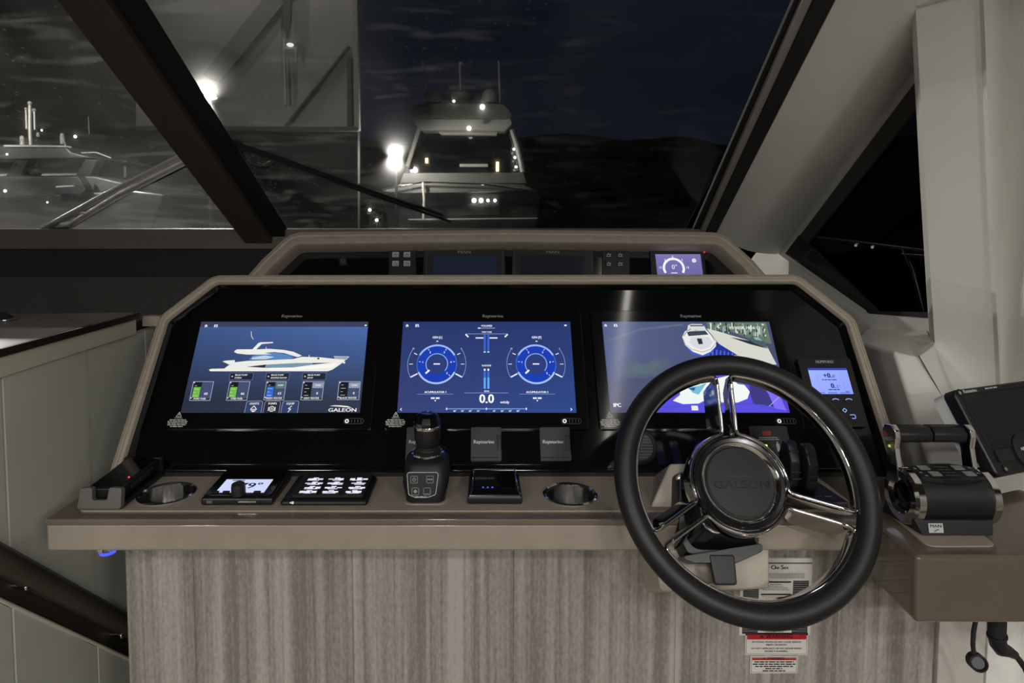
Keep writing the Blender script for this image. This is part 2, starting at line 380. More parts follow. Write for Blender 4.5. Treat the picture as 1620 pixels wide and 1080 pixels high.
# ================================================================== THE SETTING
TILT = 31.5
PANEL = Frame(at(770, 582, 1.26), TILT)
WIND = Frame(at(768, 357, 2.10), -58.4)          # raked windshield plane, y runs up the glass towards the eye
SH = .845                                        # top of the helm shelf
def quadslab(pts, vec, name, mat, parent=None, bev=0):
    b = B().slab(pts, vec)
    if bev: b.bevel(bev)
    return b.build(name, mat, parent)
struct(B().box((-.25, -1.35, -.02), (5.1, 7.6, .04)).build('floor', floor_m))
struct(B().box((-.25, -2.02, 2.03), (5.1, 6.0, .04)).build('ceiling', ceil_m))
struct(B().box((-.25, -5.02, 1.0), (5.1, .04, 2.1)).build('wall_back', saloon_m))
struct(B().box((-2.77, -1.35, 1.0), (.04, 7.6, 2.1)).build('wall_left', saloon_m))
wr2 = struct(B().box((2.27, -2.15, 1.0), (.04, 5.8, 2.1)).box((1.64, .74, 1.0), (1.28, .03, 2.1)).build('wall_saloon', saloon_m))
# front wall under the windshield, three bands
zb = lambda v, Y=2.1: at(768, v, Y).z
struct(B().box((-1.0, 2.19, (zb(362)+zb(394))/2), (3.5, .2, zb(362)-zb(394))).bevel(.004).build('trim_1', sill_m))
struct(B().box((-1.0, 2.20, (zb(394)+zb(437))/2), (3.5, .2, zb(394)-zb(437))).build('trim_2', black_trim))
struct(B().box((-1.0, 2.21, zb(437)/2), (3.5, .2, zb(437))).build('wall_front', char_m))
# windshield panes
glass1 = glass_mat('windshield_glass', .085, 2.2)
glass2 = glass_mat('clean_side_glass', .01, 2.0, .5)
xl = WIND.loc(300, 170)[0]; xr = WIND.loc(1190, 170)[0]
for nm, x0, x1 in (('window_1', xl+.002, xr), ('window_2', -2.72, xl-.002)):
    o = B().box(((x0+x1)/2, .66, -.006), (x1-x0, 1.40, .006)).build(nm, glass1, X=WIND.mat()); struct(o)
# mullion between the two panes: brown face and black rubber shoulder
def wpoly(px, h0, h1, name, mat, bev=.003):
    p = [WIND.loc(u, v, h1) for u, v in px]
    return struct(B().prism(p, h0, h1).bevel(bev).build(name, mat, X=WIND.mat()))
ext = lambda a, b, v: (a[0]+(b[0]-a[0])*(v-a[1])/(b[1]-a[1]), v)
L0, L1 = (88, 0), (396, 397); K0, K1 = (166, 0), (424, 375); R0, R1 = (212, 0), (446, 366)
wpoly([ext(L0, L1, 410), ext(K0, K1, 410), ext(K0, K1, -230), ext(L0, L1, -230)], .0, .055, 'trim_3', brown_m, .006)
wpoly([ext(K0, K1, 400), ext(R0, R1, 375), ext(R0, R1, -230), ext(K0, K1, -230)], .0, .036, 'trim_4', rubber, .004)
# right edge of the windshield: rubber line, grey strip, black strip, then the padded pillar
e1, e2, e3, e4 = ((1256, 0), (1100, 356)), ((1270, 0), (1112, 358)), ((1288, 0), (1121, 360)), ((1322, 0), (1136, 364))
for i, (a, b, h, m) in enumerate(((e1, e2, .014, rubber), (e2, e3, .024, M('grey_seal', S(150, 146, 138), .6, bump=.1)), (e3, e4, .03, black_trim))):
    wpoly([ext(*a, 372), ext(*b, 372), ext(*b, -230), ext(*a, -230)], .0, h, 'trim_%d' % (5+i), m, .003)
XW = 1.0
pl_l = [WIND.W(*WIND.loc(*ext(*e4, v), .03), .03) for v in (372, -200)]
wa, wb = atx(1230, 402, XW-.01), atx(1446, 108, XW-.01); wc = wb+(wb-wa)*.55
top_r = Vector((XW-.01, wc.y, wc.z))
b = B(); npil = 6; V = []
for k in range(npil+1):
    t = k/npil; a = pl_l[0].lerp(pl_l[1], t); c = wa.lerp(top_r, t); row = []
    for j in range(7):
        s_ = j/6; q = a.lerp(c, s_); q = q+Vector((-.3, -.8, -.3)).normalized()*(.05*sin(pi*s_)); row.append(q)
    V.append([b.bm.verts.new(q) for q in row])
for r0, r1 in zip(V, V[1:]):
    for i in range(6): b.bm.faces.new((r0[i], r0[i+1], r1[i+1], r1[i]))
geo = bmesh.ops.extrude_face_region(b.bm, geom=b.bm.faces[:]); bmesh.ops.translate(b.bm, verts=[g for g in geo['geom'] if isinstance(g, bmesh.types.BMVert)], vec=(.005, .02, .012))
struct(b.build('trim_8', cream))
# starboard wall with its triangular window
win_px = [(1444, 108), (1231, 401), (1363, 496), (1468, 504), (1560, 508), (1560, -20)]
hole = [(p.y, p.z) for p in (atx(u, v, XW) for u, v in win_px)]
MX = Matrix(((0, 0, 1, XW), (1, 0, 0, 0), (0, 1, 0, 0), (0, 0, 0, 1)))
me = holed([(.72, 0), (2.45, 0), (2.45, 1.13), (.98, 2.05), (.72, 2.05)], [hole], 0, .03)
struct(link('wall_right', me, cream, X=MX))
g = B().prism([(p[0], p[1]) for p in hole], .034, .04).build('window_3', glass2, X=MX); struct(g)
fr = [(p.y, p.z) for p in (atx(u, v, XW) for u, v in ((1252, 372), (1231, 401), (1363, 496), (1376, 496), (1264, 384)))]
struct(B().prism(fr, .024, .033).build('trim_9', black_trim, X=MX))
fr = [(p.y, p.z) for p in (atx(u, v, XW) for u, v in ((1340, 492), (1363, 499), (1480, 507), (1480, 494)))]
struct(B().prism(fr, .020, .033).build('trim_10', rubber, X=MX))
fr = [(p.y, p.z) for p in (atx(u, v, XW) for u, v in ((1236, 396), (1448, 106), (1448, 150), (1262, 388)))]
struct(B().prism(fr, .026, .033).build('trim_11', char_m, X=MX))
# padded column beside the window
def ringc(v, us, ys): return [at(u, v, y) for u, y in zip(us, ys)]
b = B()
rings = []
for v, dx in ((-230, -14), (0, 0), (150, 8), (300, 16), (450, 25), (620, 36)):
    a, m_, c = 1440+dx, 1555+dx*.75, 1760
    pts = [at(a, v, 1.40), at(a+.5, v, 1.33), at(a+8, v, 1.30), at(m_-6, v, 1.215), at(m_+1, v, 1.20), at(m_+4, v, 1.21), at(c, v, 1.33), at(c, v, 1.6)]
    rings.append(pts)
struct(b.loft(rings).build('trim_12', cream, ang=25))
struct(B().slab([at(1432, -5, 1.30), at(1447, 11, 1.29), at(1620, -40, 1.14), at(1620, -120, 1.14), at(1432, -120, 1.30)], (.02, .09, 0)).bevel(.006).build('trim_13', cream))
# side moulding below the window
b = B()
mv = {'a': (1413, 557, 1.33), 'b': (1430, 535, 1.40), 'c': (1467, 517, 1.46), 'd': (1480, 541, 1.29), 'e': (1451, 561, 1.31), 'f': (1540, 612, 1.185), 'g': (1680, 720, 1.10), 'h': (1680, 1000, 1.02), 'i': (1592, 815, 1.08), 'j': (1495, 815, 1.12),
      'k': (1690, 690, 1.10)}
P = {k: b.bm.verts.new(at(*q)) for k, q in mv.items()}
D = {k: b.bm.verts.new(at(*q)+Vector((.05, .22, -.02))) for k, q in mv.items()}
for f in ('aeij', 'edfgi', 'abcde', 'gih', 'fgk'):
    b.bm.faces.new([P[k] for k in f])
for f in (('j', 'a'), ('a', 'b'), ('b', 'c'), ('c', 'd'), ('d', 'f'), ('f', 'k')):
    b.bm.faces.new((P[f[0]], P[f[1]], D[f[1]], D[f[0]]))
b.bevel(.007, 3, 16)
struct(b.build('trim_14', cream, ang=50))
sm = M('seam_line', S(96, 92, 86), .8, bump=.1)
struct(B().tube([at(1453, 562, 1.302), at(1482, 612, 1.255), at(1512, 665, 1.205), at(1545, 726, 1.145)], .0013, 6).build('trim_15', sm))  # dark seam along the moulding ridge
# lower right wall panels
struct(B().box((1.0, 1.135, .4), (.62, .05, .8)).build('wall_lower', cream_d))
for k, (u0, u1) in enumerate(((1482, 1558), (1561, 1640), (1643, 1740))):
    x0 = at(u0, 1040, 1.10).x; x1 = at(u1, 1040, 1.10).x
    o = B().box(((x0+x1)/2, 1.105+.002*k, .4), (x1-x0-.002, .014, .79)).bevel(.002).build('wall_panel', cream if k else cream_d, bpy.data.objects['wall_lower'])

# ================================================================== LEFT SIDEBOARD
XS, ZC = -.96, 1.07
side = thing('sideboard', 'pale panelled sideboard left of the helm with mauve-brown counter top', 'cabinet', T(XS, 1.2, 0))
IS = side.matrix_world.inverted()
def LS(p): return IS @ Vector(p)
far = atz(207, 493, ZC).y; near = -.3
ctop = [(XS, near), (XS, atz(236, 494, ZC).y), (-2.7, atz(0, 499, ZC).y-.10), (-2.7, near)]
B().loft([[LS((x, y, ZC-.004)) for x, y in ctop], [LS((x, y, ZC)) for x, y in ctop]]).build('counter_top', counter_m, side)
ye = ctop[1][1]
B().box(LS((XS+.006, (near+ye)/2, ZC-.008)), (.012, ye-near, .017)).bevel(.002).build('edge_strip', edge_m, side)
B().box(LS((XS-.006, (near+ye)/2, ZC-.038)), (.02, ye-near-.01, .042)).bevel(.002).build('apron', apron_m, side)
B().box(LS((XS-.06, (near+ye)/2+.12, .51)), (.05, ye-near+.3, 1.02)).build('carcass', edge_m, side)
ya, yb = atx(6, 600, XS).y, atx(139, 552, XS).y; dp = yb-ya
U0, U1 = atx(0, 860, XS), atx(206, 974, XS); W0, W1 = atx(0, 950, XS), atx(206, 1044, XS)
zu = lambda y: U0.z+(U1.z-U0.z)*(y-U0.y)/(U1.y-U0.y)
zl = lambda y: W0.z+(W1.z-W0.z)*(y-W0.y)/(W1.y-W0.y)
for k in range(-4, 4):
    y0, y1 = ya+k*dp, ya+(k+1)*dp
    y1 = min(y1, ye+.28)
    if y1 < y0+.02: continue
    for nm, poly in (('upper', [(y0+.003, max(0, zu(y0))), (y1-.003, max(0, zu(y1))), (y1-.003, ZC-.06), (y0+.003, ZC-.06)]), ('lower', [(y0+.003, 0), (y1-.003, 0), (y1-.003, zl(y1)), (y0+.003, zl(y0))])):
        poly = [(y_, max(z_, .001)) for y_, z_ in poly]
        if poly[2][1]-poly[1][1] < .004 and poly[3][1]-poly[0][1] < .004: continue
        B().slab([LS((XS-.004-.003*(nm == 'upper' and k >= 1), y, z)) for y, z in poly], (-.022, 0, 0)).bevel(.0012).build('wall_panel', panel_m, side)
cl = B().box(LS((atz(240, 503, ZC-.02).x, atz(240, 503, ZC-.02).y+.01, ZC-.028)), (.05, .03, .03)).bevel(.003).build('corner_block', leather, side)
# handrail in its dark recess
hr = thing('handrail', 'dark brown stair handrail in a slanted recess at lower left', 'handrail', T(XS, 1.1, .6))
IH = hr.matrix_world.inverted()
yA, yB = U0.y-.5, U1.y+.45
B().slab([IH @ Vector((XS-.030, y, z)) for y, z in ((yA, zl(yA)), (yB, zl(yB)), (yB, zu(yB)), (yA, zu(yA)))], (-.006, 0, 0)).build('recess_back', M('recess_brown', S(74, 68, 58), .5, bump=.05), hr)
rail_m = M('dark_bronze_rail', S(96, 90, 80), .35, metal=.3, bump=.03, bscale=200)
zr = lambda y: zu(y)-.030
B().tube([IH @ Vector((XS-.006, y, zr(y))) for y in (yA, (yA+yB)/2, yB)], .025, 24).build('rail', rail_m, hr)
for o_, z_ in ((0, zl),): B().tube([IH @ Vector((XS-.004, y, z_(y)+.004)) for y in (yA, yB)], .004, 8).build('lower_bead', apron_m, hr)
B().tube([IH @ Vector((XS-.002, y, zu(y)+.001)) for y in (yA, yB)], .004, 8).build('upper_bead', rail_m, hr)
for u, v in ((35, 926), (187, 1003)):
    p = atx(u, v, XS-.012)
    B().cyl(IH @ (p+Vector((-.02, 0, 0))), IH @ (p+Vector((.006, 0, 0))), .006).cyl(IH @ (p+Vector((.0, 0, .0))), IH @ Vector((XS-.006, p.y, zr(p.y))), .005).build('bracket', chrome, hr)
    B().ball(IH @ (p+Vector((.008, 0, -.004))), .008, 12).build('bracket_cap', chrome, hr)
# fitting on the counter at the left edge
p = atz(-6, 507, ZC)
lt = thing('counter_latch', 'dark lift-up latch on the sideboard counter at the left edge', 'latch', T(p.x, p.y, ZC))
B().prism(rrect(.09, .05, .012), 0, .006).bevel(.002).build('plate', steel, lt)
B().loft([[(-.05, -.02, .006), (.035, -.02, .006), (.035, .02, .006), (-.05, .02, .006)], [(-.045, -.016, .022), (.012, -.014, .022), (.012, .014, .022), (-.045, .016, .022)]]).bevel(.003).build('handle', rubber, lt)

# ================================================================== HELM CONSOLE
con = thing('helm_console', 'taupe helm console with black gloss dash, leather rim and striped fabric front', 'console', T(0, 1.15, 0))
IC = con.matrix_world.inverted(); PX = IC @ PANEL.mat()
inner_px = [(182, 768), (264, 506), (341, 447), (1261, 446), (1341, 509), (1424, 765)]
ip = [PANEL.loc(u, v, .02) for u, v in inner_px]
path = fillet(ip, .022, 6)
# bottom of the dash in panel coordinates
yb_ = (SH-PANEL.O.z)/PANEL.ey.z
xlb = path[0][0]; xrb = path[-1][0]
def clip_bottom(p, y):
    a, c = p[0], p[1]; t = (y-a[1])/(c[1]-a[1]); q0 = (a[0]+(c[0]-a[0])*t, y)
    a, c = p[-1], p[-2]; t = (y-a[1])/(c[1]-a[1]); q1 = (a[0]+(c[0]-a[0])*t, y)
    return [q0]+p[1:-1]+[q1]
path = clip_bottom(path, yb_+.002)
prof = [(-.001, -.02), (-.001, .014), (.002, .0195), (.0068, .0215), (.0076, .0200), (.0084, .0216), (.0120, .0216), (.0128, .0200), (.0136, .0214), (.0185, .0185), (.0215, .012), (.0225, 0), (.0225, -.11), (.005, -.11)]
B().sweep(path, prof).build('dash_rim', leather, con, PX, ang=30)
outer = path[::-1]
B().prism(inset_poly(outer, -.004), -.006, 0).build('dash_panel', black_gloss, con, PX)
B().prism(inset_poly(outer, -.012), -.108, -.0065).build('dash_body', leather_d, con, PX)
B().sweep(path, [(0, 0), (0, .012), (-.003, .0125), (-.009, .004), (-.011, 0)]).build('dash_bead', black_gloss, con, PX)
# slightly raised facia sheet and the polished bottom lip
fac = [PANEL.loc(u, v) for u, v in ((298, 500), (363, 459), (1232, 459), (1315, 515), (1352, 640), (1370, 735), (225, 735))]
B().prism(fillet(fac, .012, 4, True)[::-1], 0, .0016).bevel(.0006).build('facia_sheet', black_gloss, con, PX)
B().box((0.02, yb_+.012, .003), (xrb-xlb-.04, .006, .006)).bevel(.0015).build('bottom_lip', black_gloss, con, PX)
# shelf
xL = atz(72.5, 820, SH).x; yF = atz(400, 821, SH).y; xR = .66; yBk = PANEL.W(0, yb_).y+.03
cupA = atz(264, 781, SH+.003); cupB = atz(902, 782, SH+.003); RC = .0415
circ = lambda c, r, n=40: [(c.x+r*cos(2*pi*i/n), c.y+r*sin(2*pi*i/n)) for i in range(n)]
zBot = at(400, 874, yF).z
me = holed([(xL, yF), (xR, yF), (xR, yBk), (xL, yBk)], [circ(cupA, RC), circ(cupB, RC)], SH-.012, SH, .003)
link('shelf_top', me, taupe_reflect, con, IC)
B().box(((xL+xR)/2, yF+.012, (SH-.012+zBot)/2+.003), (xR-xL, .024, SH-zBot-.009)).bevel(.006, 3).build('shelf_front', taupe, con, IC)
B().box((xL+.012, (yF+yBk)/2+.012, (SH-.012+zBot)/2), (.024, yBk-yF-.024, SH-zBot-.014)).bevel(.004).build('shelf_end', taupe, con, IC)
ins_y0 = atz(400, 810, SH).y; ix0 = atz(122, 810, SH).x
out = fillet([(ix0, ins_y0), (.615, ins_y0), (.615, yBk-.034), (ix0, yBk-.034)], .012, 5, True)
me = holed(out, [circ(cupA, RC), circ(cupB, RC)], SH-.001, SH+.003, .001)
link('shelf_inset', me, inset_m, con, IC)
B().box((.02, yBk-.022, SH+.004), (xrb-xlb-.01, .016, .008)).build('shelf_gasket', rubber, con, IC)
# fabric front, built of upright cloth strips
yFab = 1.085
xf0 = at(206, 960, yFab).x; xf1 = .792
B().box(((xf0+xf1)/2, yFab+.03, .39), (xf1-xf0-.004, .04, .78)).build('front_board', edge_m, con, IC)
seams = [xf0, at(312, 960, yFab).x, at(560, 960, yFab).x, at(812, 960, yFab).x, at(1066, 960, yFab).x, at(1320, 960, yFab).x, xf1]
for a, c in zip(seams, seams[1:]):
    B().box(((a+c)/2, yFab, .395), (c-a-.0004, .02, .79)).bevel(.0006, 1).build('fabric_strip', fabric, con, IC)
B().box(((xf0+xf1)/2, 1.035, .793), (1.30, .07, .004)).build('under_shelf', rubber, con, IC)
# dash body behind, up to the front wall
B().box((.02, 1.76, .56), (1.22, .5, 1.08)).box((.02, 1.35, .36), (1.22, .36, .70)).build('console_core', leather_d, con, IC)

# ================================================================== UPPER BINNACLE
BIN = Frame(at(800, 405, 1.60), 24)
bn = thing('upper_binnacle', 'low taupe leather instrument hood behind the main dash', 'instrument hood', BIN.mat())
bo = [BIN.loc(u, v, .03) for u, v in ((392, 468), (430, 424), (468, 388), (800, 384), (1136, 388), (1176, 425), (1215, 470))]
bp = fillet(bo, .03, 5)
B().sweep(bp, [(0, -.05), (0, .024), (.004, .03), (.020, .030), (.024, .027), (.028, .029), (.038, .024), (.043, .012), (.043, -.25), (.01, -.25)]).build('hood', M('hood_leather', S(158, 146, 132), .5, bump=.2, bscale=600, var=.07, vscale=60), bn)
B().prism(inset_poly(bp[::-1], -.004), -.03, -.02).build('facia', black_glass, bn)
B().prism(inset_poly(bp[::-1], -.02), -.28, -.031).build('core', leather_d, bn)
bl = lambda u, v: BIN.loc(u, v, -.02)
def bin_plate(name, label, cat, px, mat, th=.004, group=None):
    c = bl(sum(p[0] for p in px)/len(px), sum(p[1] for p in px)/len(px))
    F = BIN.sub(c[0], c[1], -.02); th_ = thing(name, label, cat, F.mat(), group)
    pts = [(lambda q: (q[0]-c[0], q[1]-c[1]))(bl(*p)) for p in px]
    B().prism(fillet(pts, .004, 3, True), 0, th).bevel(.0008).build('body', mat, th_)
    return th_, F
def px_in(F, h): return lambda u, v: F.loc(u, v, h)
W_ = S(225, 225, 222); G_ = S(120, 120, 118)
# two engine displays
for u0, u1, lab, scr in ((671, 798, 'left of the two dark engine displays under the hood, faint blue screen', S(24, 28, 42)), (811, 938, 'right of the two dark engine displays under the hood, near-black screen', S(17, 19, 24))):
    t_, F = bin_plate('engine_display', lab, 'display', [(u0-2, 446), (u1+2, 446), (u1, 389), (u0, 389)], black_plastic, .006, 'engine displays')
    q = px_in(F, .0062)
    pr = Print(); cx_ = (u0+u1)/2
    a = q(u0+14, 440); c = q(u1-12, 404); pr.rect(a[0], a[1], c[0], c[1], scr)
    pr.build('screen', SCREEN, t_, T(0, 0, .0063))
    pr = Print(); pr.text('MAN', q(cx_, 398.5), .0115, G_, 0, sx=1.35, bold=.001); pr.build('lettering', INK, t_, T(0, 0, .0063))
    a = q(u0+3, 446); c = q(u1-3, 391); pr = Print(); pr.frame(a[0], a[1], c[0], c[1], .0012, S(70, 70, 70)); pr.build('edge_line', INK, t_, T(0, 0, .0062))
# two button pads
for u0, lab, bc in ((616, 'button pad with four white keys left of the engine displays', S(150, 150, 148)), (953, 'button pad with four dark keys right of the engine displays', S(46, 46, 46))):
    t_, F = bin_plate('button_pad', lab, 'button pad', [(u0-1, 446), (u0+43, 446), (u0+42, 388), (u0, 388)], black_plastic, .005, 'engine button pads')
    q = px_in(F, .005)
    for r, vv in enumerate((403, 417)):
        for cc, uu in enumerate((u0+10, u0+28)):
            c = q(uu, vv); ky = B().box((c[0], c[1], .0062), (.017, .0145, .003)).bevel(.001).build('key', M('pad_key_white', S(170, 170, 168), .5, bump=.05) if u0 < 700 else black_plastic, t_)
            pr = Print(); k = S(20, 20, 20) if u0 < 700 else S(190, 190, 188)
            pr.path([(-.005, -.003), (-.001, .003), (.003, -.003), (.005, .002)], .0014, k); pr.line((-.006, -.0052), (.006, -.0052), .001, k)
            pr.build('key_symbol', INK, ky, T(c[0], c[1], .0078))
    pr = Print(); c = q(u0+9, 391); pr.rect(c[0]-.008, c[1]-.0011, c[0]+.010, c[1]+.0011, G_)
    pr.build('lettering', INK, t_, T(0, 0, .0053))
# rudder gauge display
t_, F = bin_plate('gauge_display', 'small lit violet gauge display at the right end of the hood', 'display', [(1030, 448), (1117, 448), (1112, 392), (1027, 392)], black_plastic, .006)
q = px_in(F, .0062); pr = Print()
a = q(1041, 446); c = q(1108, 402); top, bot = S(122, 116, 176), S(104, 100, 160)
pr.rect(a[0], a[1], c[0], c[1], top, 0, [bot, bot, top, top])
g0 = q(1066, 424); rg = q(1084, 424)[0]-g0[0]; Wt = S(245, 245, 255)
pr.arc(g0, rg*.87, -30, 210, .006, Wt, 1, 30)
pr.text('0°', q(1067, 422), .017, Wt, 1); pr.line((g0[0]-.008, g0[1]-.013), (g0[0]+.008, g0[1]-.013), .002, Wt, 1)
for u, v, s_ in ((1052, 411, '5'), (1064, 406, '0'), (1079, 411, '5'), (1045, 423, '10'), (1088, 423, '10')): pr.text(s_, q(u, v), .0085, Wt, 1)
c = q(1098, 412); pr.disc(c, .0055, Wt, 1, 14); pr.arc(c, .0025, 0, 360, .001, bot, 2, 10)
pr.build('screen', SCREEN, t_, T(0, 0, .0064))
c = q(1114, 399); B().cyl((c[0]-.0, c[1], .004), (c[0], c[1], .0085), .0022, n=10).build('red_light', M('red_lamp', (.3, .01, .01), .4, emit=((1, .03, .04), .7)), t_)
# little square sensor at the left of the hood
t_, F = bin_plate('light_sensor', 'small black square sensor at the left end of the hood', 'sensor', [(537, 420), (550, 420), (549, 408), (537, 408)], black_plastic, .005)
B().lathe([(.0045, .0045), (.0058, .0062), (.0045, .0068), (.003, .005)], 18).build('ring', M('dark_ring', S(80, 80, 80), .4, bump=.05), t_)

# ================================================================== CEILING DOWNLIGHTS OF THE SALOON
lens_m = M('lit_lamp_lens', (.9, .88, .82), .4, emit=((1, .96, .9), 14))
for i, (x, y, wt) in enumerate(DOWNLIGHTS):
    t_ = thing('downlight', ['ceiling downlight behind the helm seat, on the starboard side', 'ceiling downlight behind the helm seat, on the port side', 'ceiling downlight amidships in the saloon', 'ceiling downlight furthest aft to starboard', 'added ceiling downlight just behind the middle of the helm', 'added ceiling downlight just behind the port end of the helm', 'added ceiling downlight just behind the starboard armrest', 'added ceiling downlight between helm seat and saloon, amidships'][i], 'ceiling light', T(x, y, 2.01), 'saloon ceiling downlights')
    B().lathe([(.105, -.012), (.122, -.006), (.122, 0), (.103, 0)], 28).build('ring', chrome, t_)
    B().lathe([(.0, -.004), (.102, -.004), (.102, -.002), (0, -.002)], 32).build('lens', lens_m, t_)
    ld = bpy.data.lights.new('lamp', 'AREA'); ld.shape = 'DISK'; ld.size = .20; ld.energy = wt; ld.color = (1, .985, .955)
    lo = bpy.data.objects.new('lamp', ld); COL.objects.link(lo); lo.parent = t_; lo.location = (0, 0, -.02)

# LED strip let into the ceiling above the helm, running fore and aft
t_ = thing('ceiling_light_strip', 'narrow lit strip in the ceiling above the helm', 'ceiling light', T(.53, .33, 2.01))
B().box((0, 0, -.003), (.036, 1.10, .008)).bevel(.002).build('channel', steel, t_)
B().box((0, 0, -.0075), (.020, 1.08, .003)).build('diffuser', M('lit_strip_diffuser', (.9, .88, .82), .5, emit=((1, .95, .86), 11)), t_)

# ================================================================== THE THREE LARGE DISPLAYS
NAVY = S(42, 60, 112)
def big_display(xc, label):
    F = PANEL.sub(xc, 0, .0016)
    t_ = thing('multifunction_display', label, 'display', F.mat(), 'large dash displays')
    bz = B().prism(rrect(.394, .2475, .006, 4, 0, -.001), 0, .006).bevel(.0014).build('bezel', black_glass, t_)
    pr = Print(); pr.text('Raymarine', (.013, .1105), .0095, S(150, 150, 152), 0, sx=1.08, bold=.0005); pr.build('lettering', INK, bz, T(0, 0, .0061))
    # power pill with lit ring
    pr = Print(); c = (.150, -.1085)
    pr.path(fillet([(c[0]-.006, c[1]-.005), (c[0]+.032, c[1]-.005), (c[0]+.032, c[1]+.005), (c[0]-.006, c[1]+.005)], .0048, 5, True), .0006, S(95, 95, 95), 0, True)
    for k in range(4): pr.line((c[0]+.009+k*.006, c[1]-.003), (c[0]+.009+k*.006, c[1]+.003), .0009, S(90, 90, 90))
    pr.build('power_slot', INK, bz, T(0, 0, .0061))
    pr = Print(); pr.arc(c, .0029, 0, 360, .0020, S(235, 250, 255), 0, 18); pr.build('power_light', SCREEN, bz, T(0, 0, .0062))
    # small white warning text at the lower left
    pr = Print(); c = (-.176, -.098); wc_ = S(205, 205, 200); rng = random.Random(3)
    pr.path([(c[0]-.005, c[1]-.002), (c[0]+.005, c[1]-.002), (c[0], c[1]+.007)], .0012, wc_, 0, True); pr.line(c, (c[0], c[1]+.004), .0012, wc_)
    pr.text('WARNING', (c[0], c[1]-.0045), .0033, wc_)
    for k, hw in enumerate((.016, .019, .0185, .018, .012)): pr.words(c[0]-hw, c[0]+hw, c[1]-.008-k*.0032, .0016, wc_, 0, rng=rng)
    pr.build('warning_print', INK, bz, T(0, 0, .0061))
    return t_, F
SX, SY0, SY1 = .1737, -.0925, .0973
def ramp(pr, x0, y0, x1, y1, cf, nx, ny, lay=0):
    for i in range(nx):
        for j in range(ny):
            a, c = x0+(x1-x0)*i/nx, x0+(x1-x0)*(i+1)/nx; b_, d = y0+(y1-y0)*j/ny, y0+(y1-y0)*(j+1)/ny
            cc = [cf((p-x0)/(x1-x0), (q-y0)/(y1-y0)) for p, q in ((a, b_), (c, b_), (c, d), (a, d))]
            pr.rect(a, b_, c, d, None, lay, cc)
def mix(a, b, t): return tuple(x+(y-x)*t for x, y in zip(a, b))
def icons(pr, q, uh, ug, v):
    h = q(uh, v); g_ = q(ug, v); wc_ = S(225, 228, 240)
    pr.poly([(h[0]-.0035, h[1]), (h[0]+.0035, h[1]), (h[0], h[1]+.0035)], wc_, 3); pr.rect(h[0]-.0024, h[1]-.003, h[0]+.0024, h[1]+.0004, wc_, 3); pr.rect(h[0]-.0008, h[1]-.003, h[0]+.0008, h[1]-.0012, S(60, 70, 110), 4)
    pr.rect(g_[0]-.0035, g_[1]-.003, g_[0]-.0005, g_[1]+.003, wc_, 3); pr.rect(g_[0]+.0004, g_[1]+.0002, g_[0]+.0034, g_[1]+.003, wc_, 3); pr.rect(g_[0]+.0010, g_[1]-.003, g_[0]+.004, g_[1]-.0006, wc_, 3)
# ---- left: systems page with the yacht
t_, F = big_display(-.4195, 'left large dash display showing a white motor yacht and tank levels')
q0 = lambda zx, zy: F.loc(270+zx/4.6286, 480+zy/4.6286, .0062)
pr = Print(); Wh = S(236, 236, 230)
tl, tr_, bl_, br_ = S(64, 88, 140), S(74, 108, 172), S(42, 47, 66), S(50, 57, 78)
ramp(pr, -SX, SY0, SX, SY1, lambda s, t: mix(mix(bl_, br_, s), mix(tl, tr_, s), max(0, (t-.16)/.84)**1.0), 6, 8)
pr.rect(-SX, SY1-.0115, SX, SY1, S(58, 64, 92), 1); icons(pr, q0, 260, 332, 164)
c = q0(1428, 160); pr.rect(c[0]-.002, c[1]-.0016, c[0]+.002, c[1]+.0016, Wh, 3)
Q = lambda L: [q0(*p) for p in L]
pr.poly(Q([(280, 484), (300, 478), (392, 476), (425, 452), (470, 430), (560, 420), (900, 406), (960, 390), (1100, 394), (1190, 404), (1285, 408), (1250, 440), (1185, 484), (1150, 496), (290, 496)]), Wh, 1)
pr.poly(Q([(380, 424), (402, 418), (470, 414), (470, 432), (430, 448)]), Wh, 1)
pr.poly(Q([(555, 463), (700, 447), (920, 436), (1180, 433), (1040, 448), (900, 468), (720, 473)]), S(120, 150, 172), 2)
pr.poly(Q([(555, 463), (700, 447), (690, 470)]), S(50, 45, 50), 3); pr.poly(Q([(1040, 437), (1185, 433), (1040, 446)]), S(70, 55, 55), 3)
pr.poly(Q([(700, 472), (900, 468), (1100, 452), (1220, 438), (1180, 470), (900, 486), (720, 484)]), S(250, 248, 240), 2)
pr.poly(Q([(572, 412), (600, 382), (700, 362), (780, 358), (870, 380), (905, 398), (860, 406)]), S(92, 132, 190), 2)
pr.poly(Q([(600, 395), (690, 380), (760, 392), (700, 408), (590, 410)]), S(190, 210, 225), 3)
pr.poly(Q([(470, 346), (486, 336), (600, 335), (642, 290), (660, 284), (750, 282), (750, 290), (668, 297), (628, 336), (720, 332), (830, 340), (900, 354), (962, 382), (935, 388), (860, 366), (760, 355), (690, 362), (742, 373), (560, 374), (488, 366), (466, 356)]), Wh, 3)
pr.poly(Q([(800, 352), (900, 370), (950, 388), (925, 392), (870, 376)]), S(210, 220, 232), 2)
for L in ([(1195, 388), (1305, 390), (1282, 412)], [(1200, 398), (1290, 400)], [(590, 204), (592, 240), (606, 262)], [(1014, 392), (1014, 376)], [(700, 332), (700, 318)]): pr.path(Q(L), .0011, Wh, 3)
pr.path(Q([(606, 262), (622, 272), (626, 252)]), .0016, S(52, 84, 190), 3)
c = q0(1270, 432); pr.disc(c, .0024, Wh, 3, 10); c = q0(1082, 402); pr.rect(c[0]-.002, c[1]-.002, c[0]+.002, c[1]+.0015, S(40, 42, 50), 3)
bd = S(128, 134, 162); dk = S(34, 39, 58)
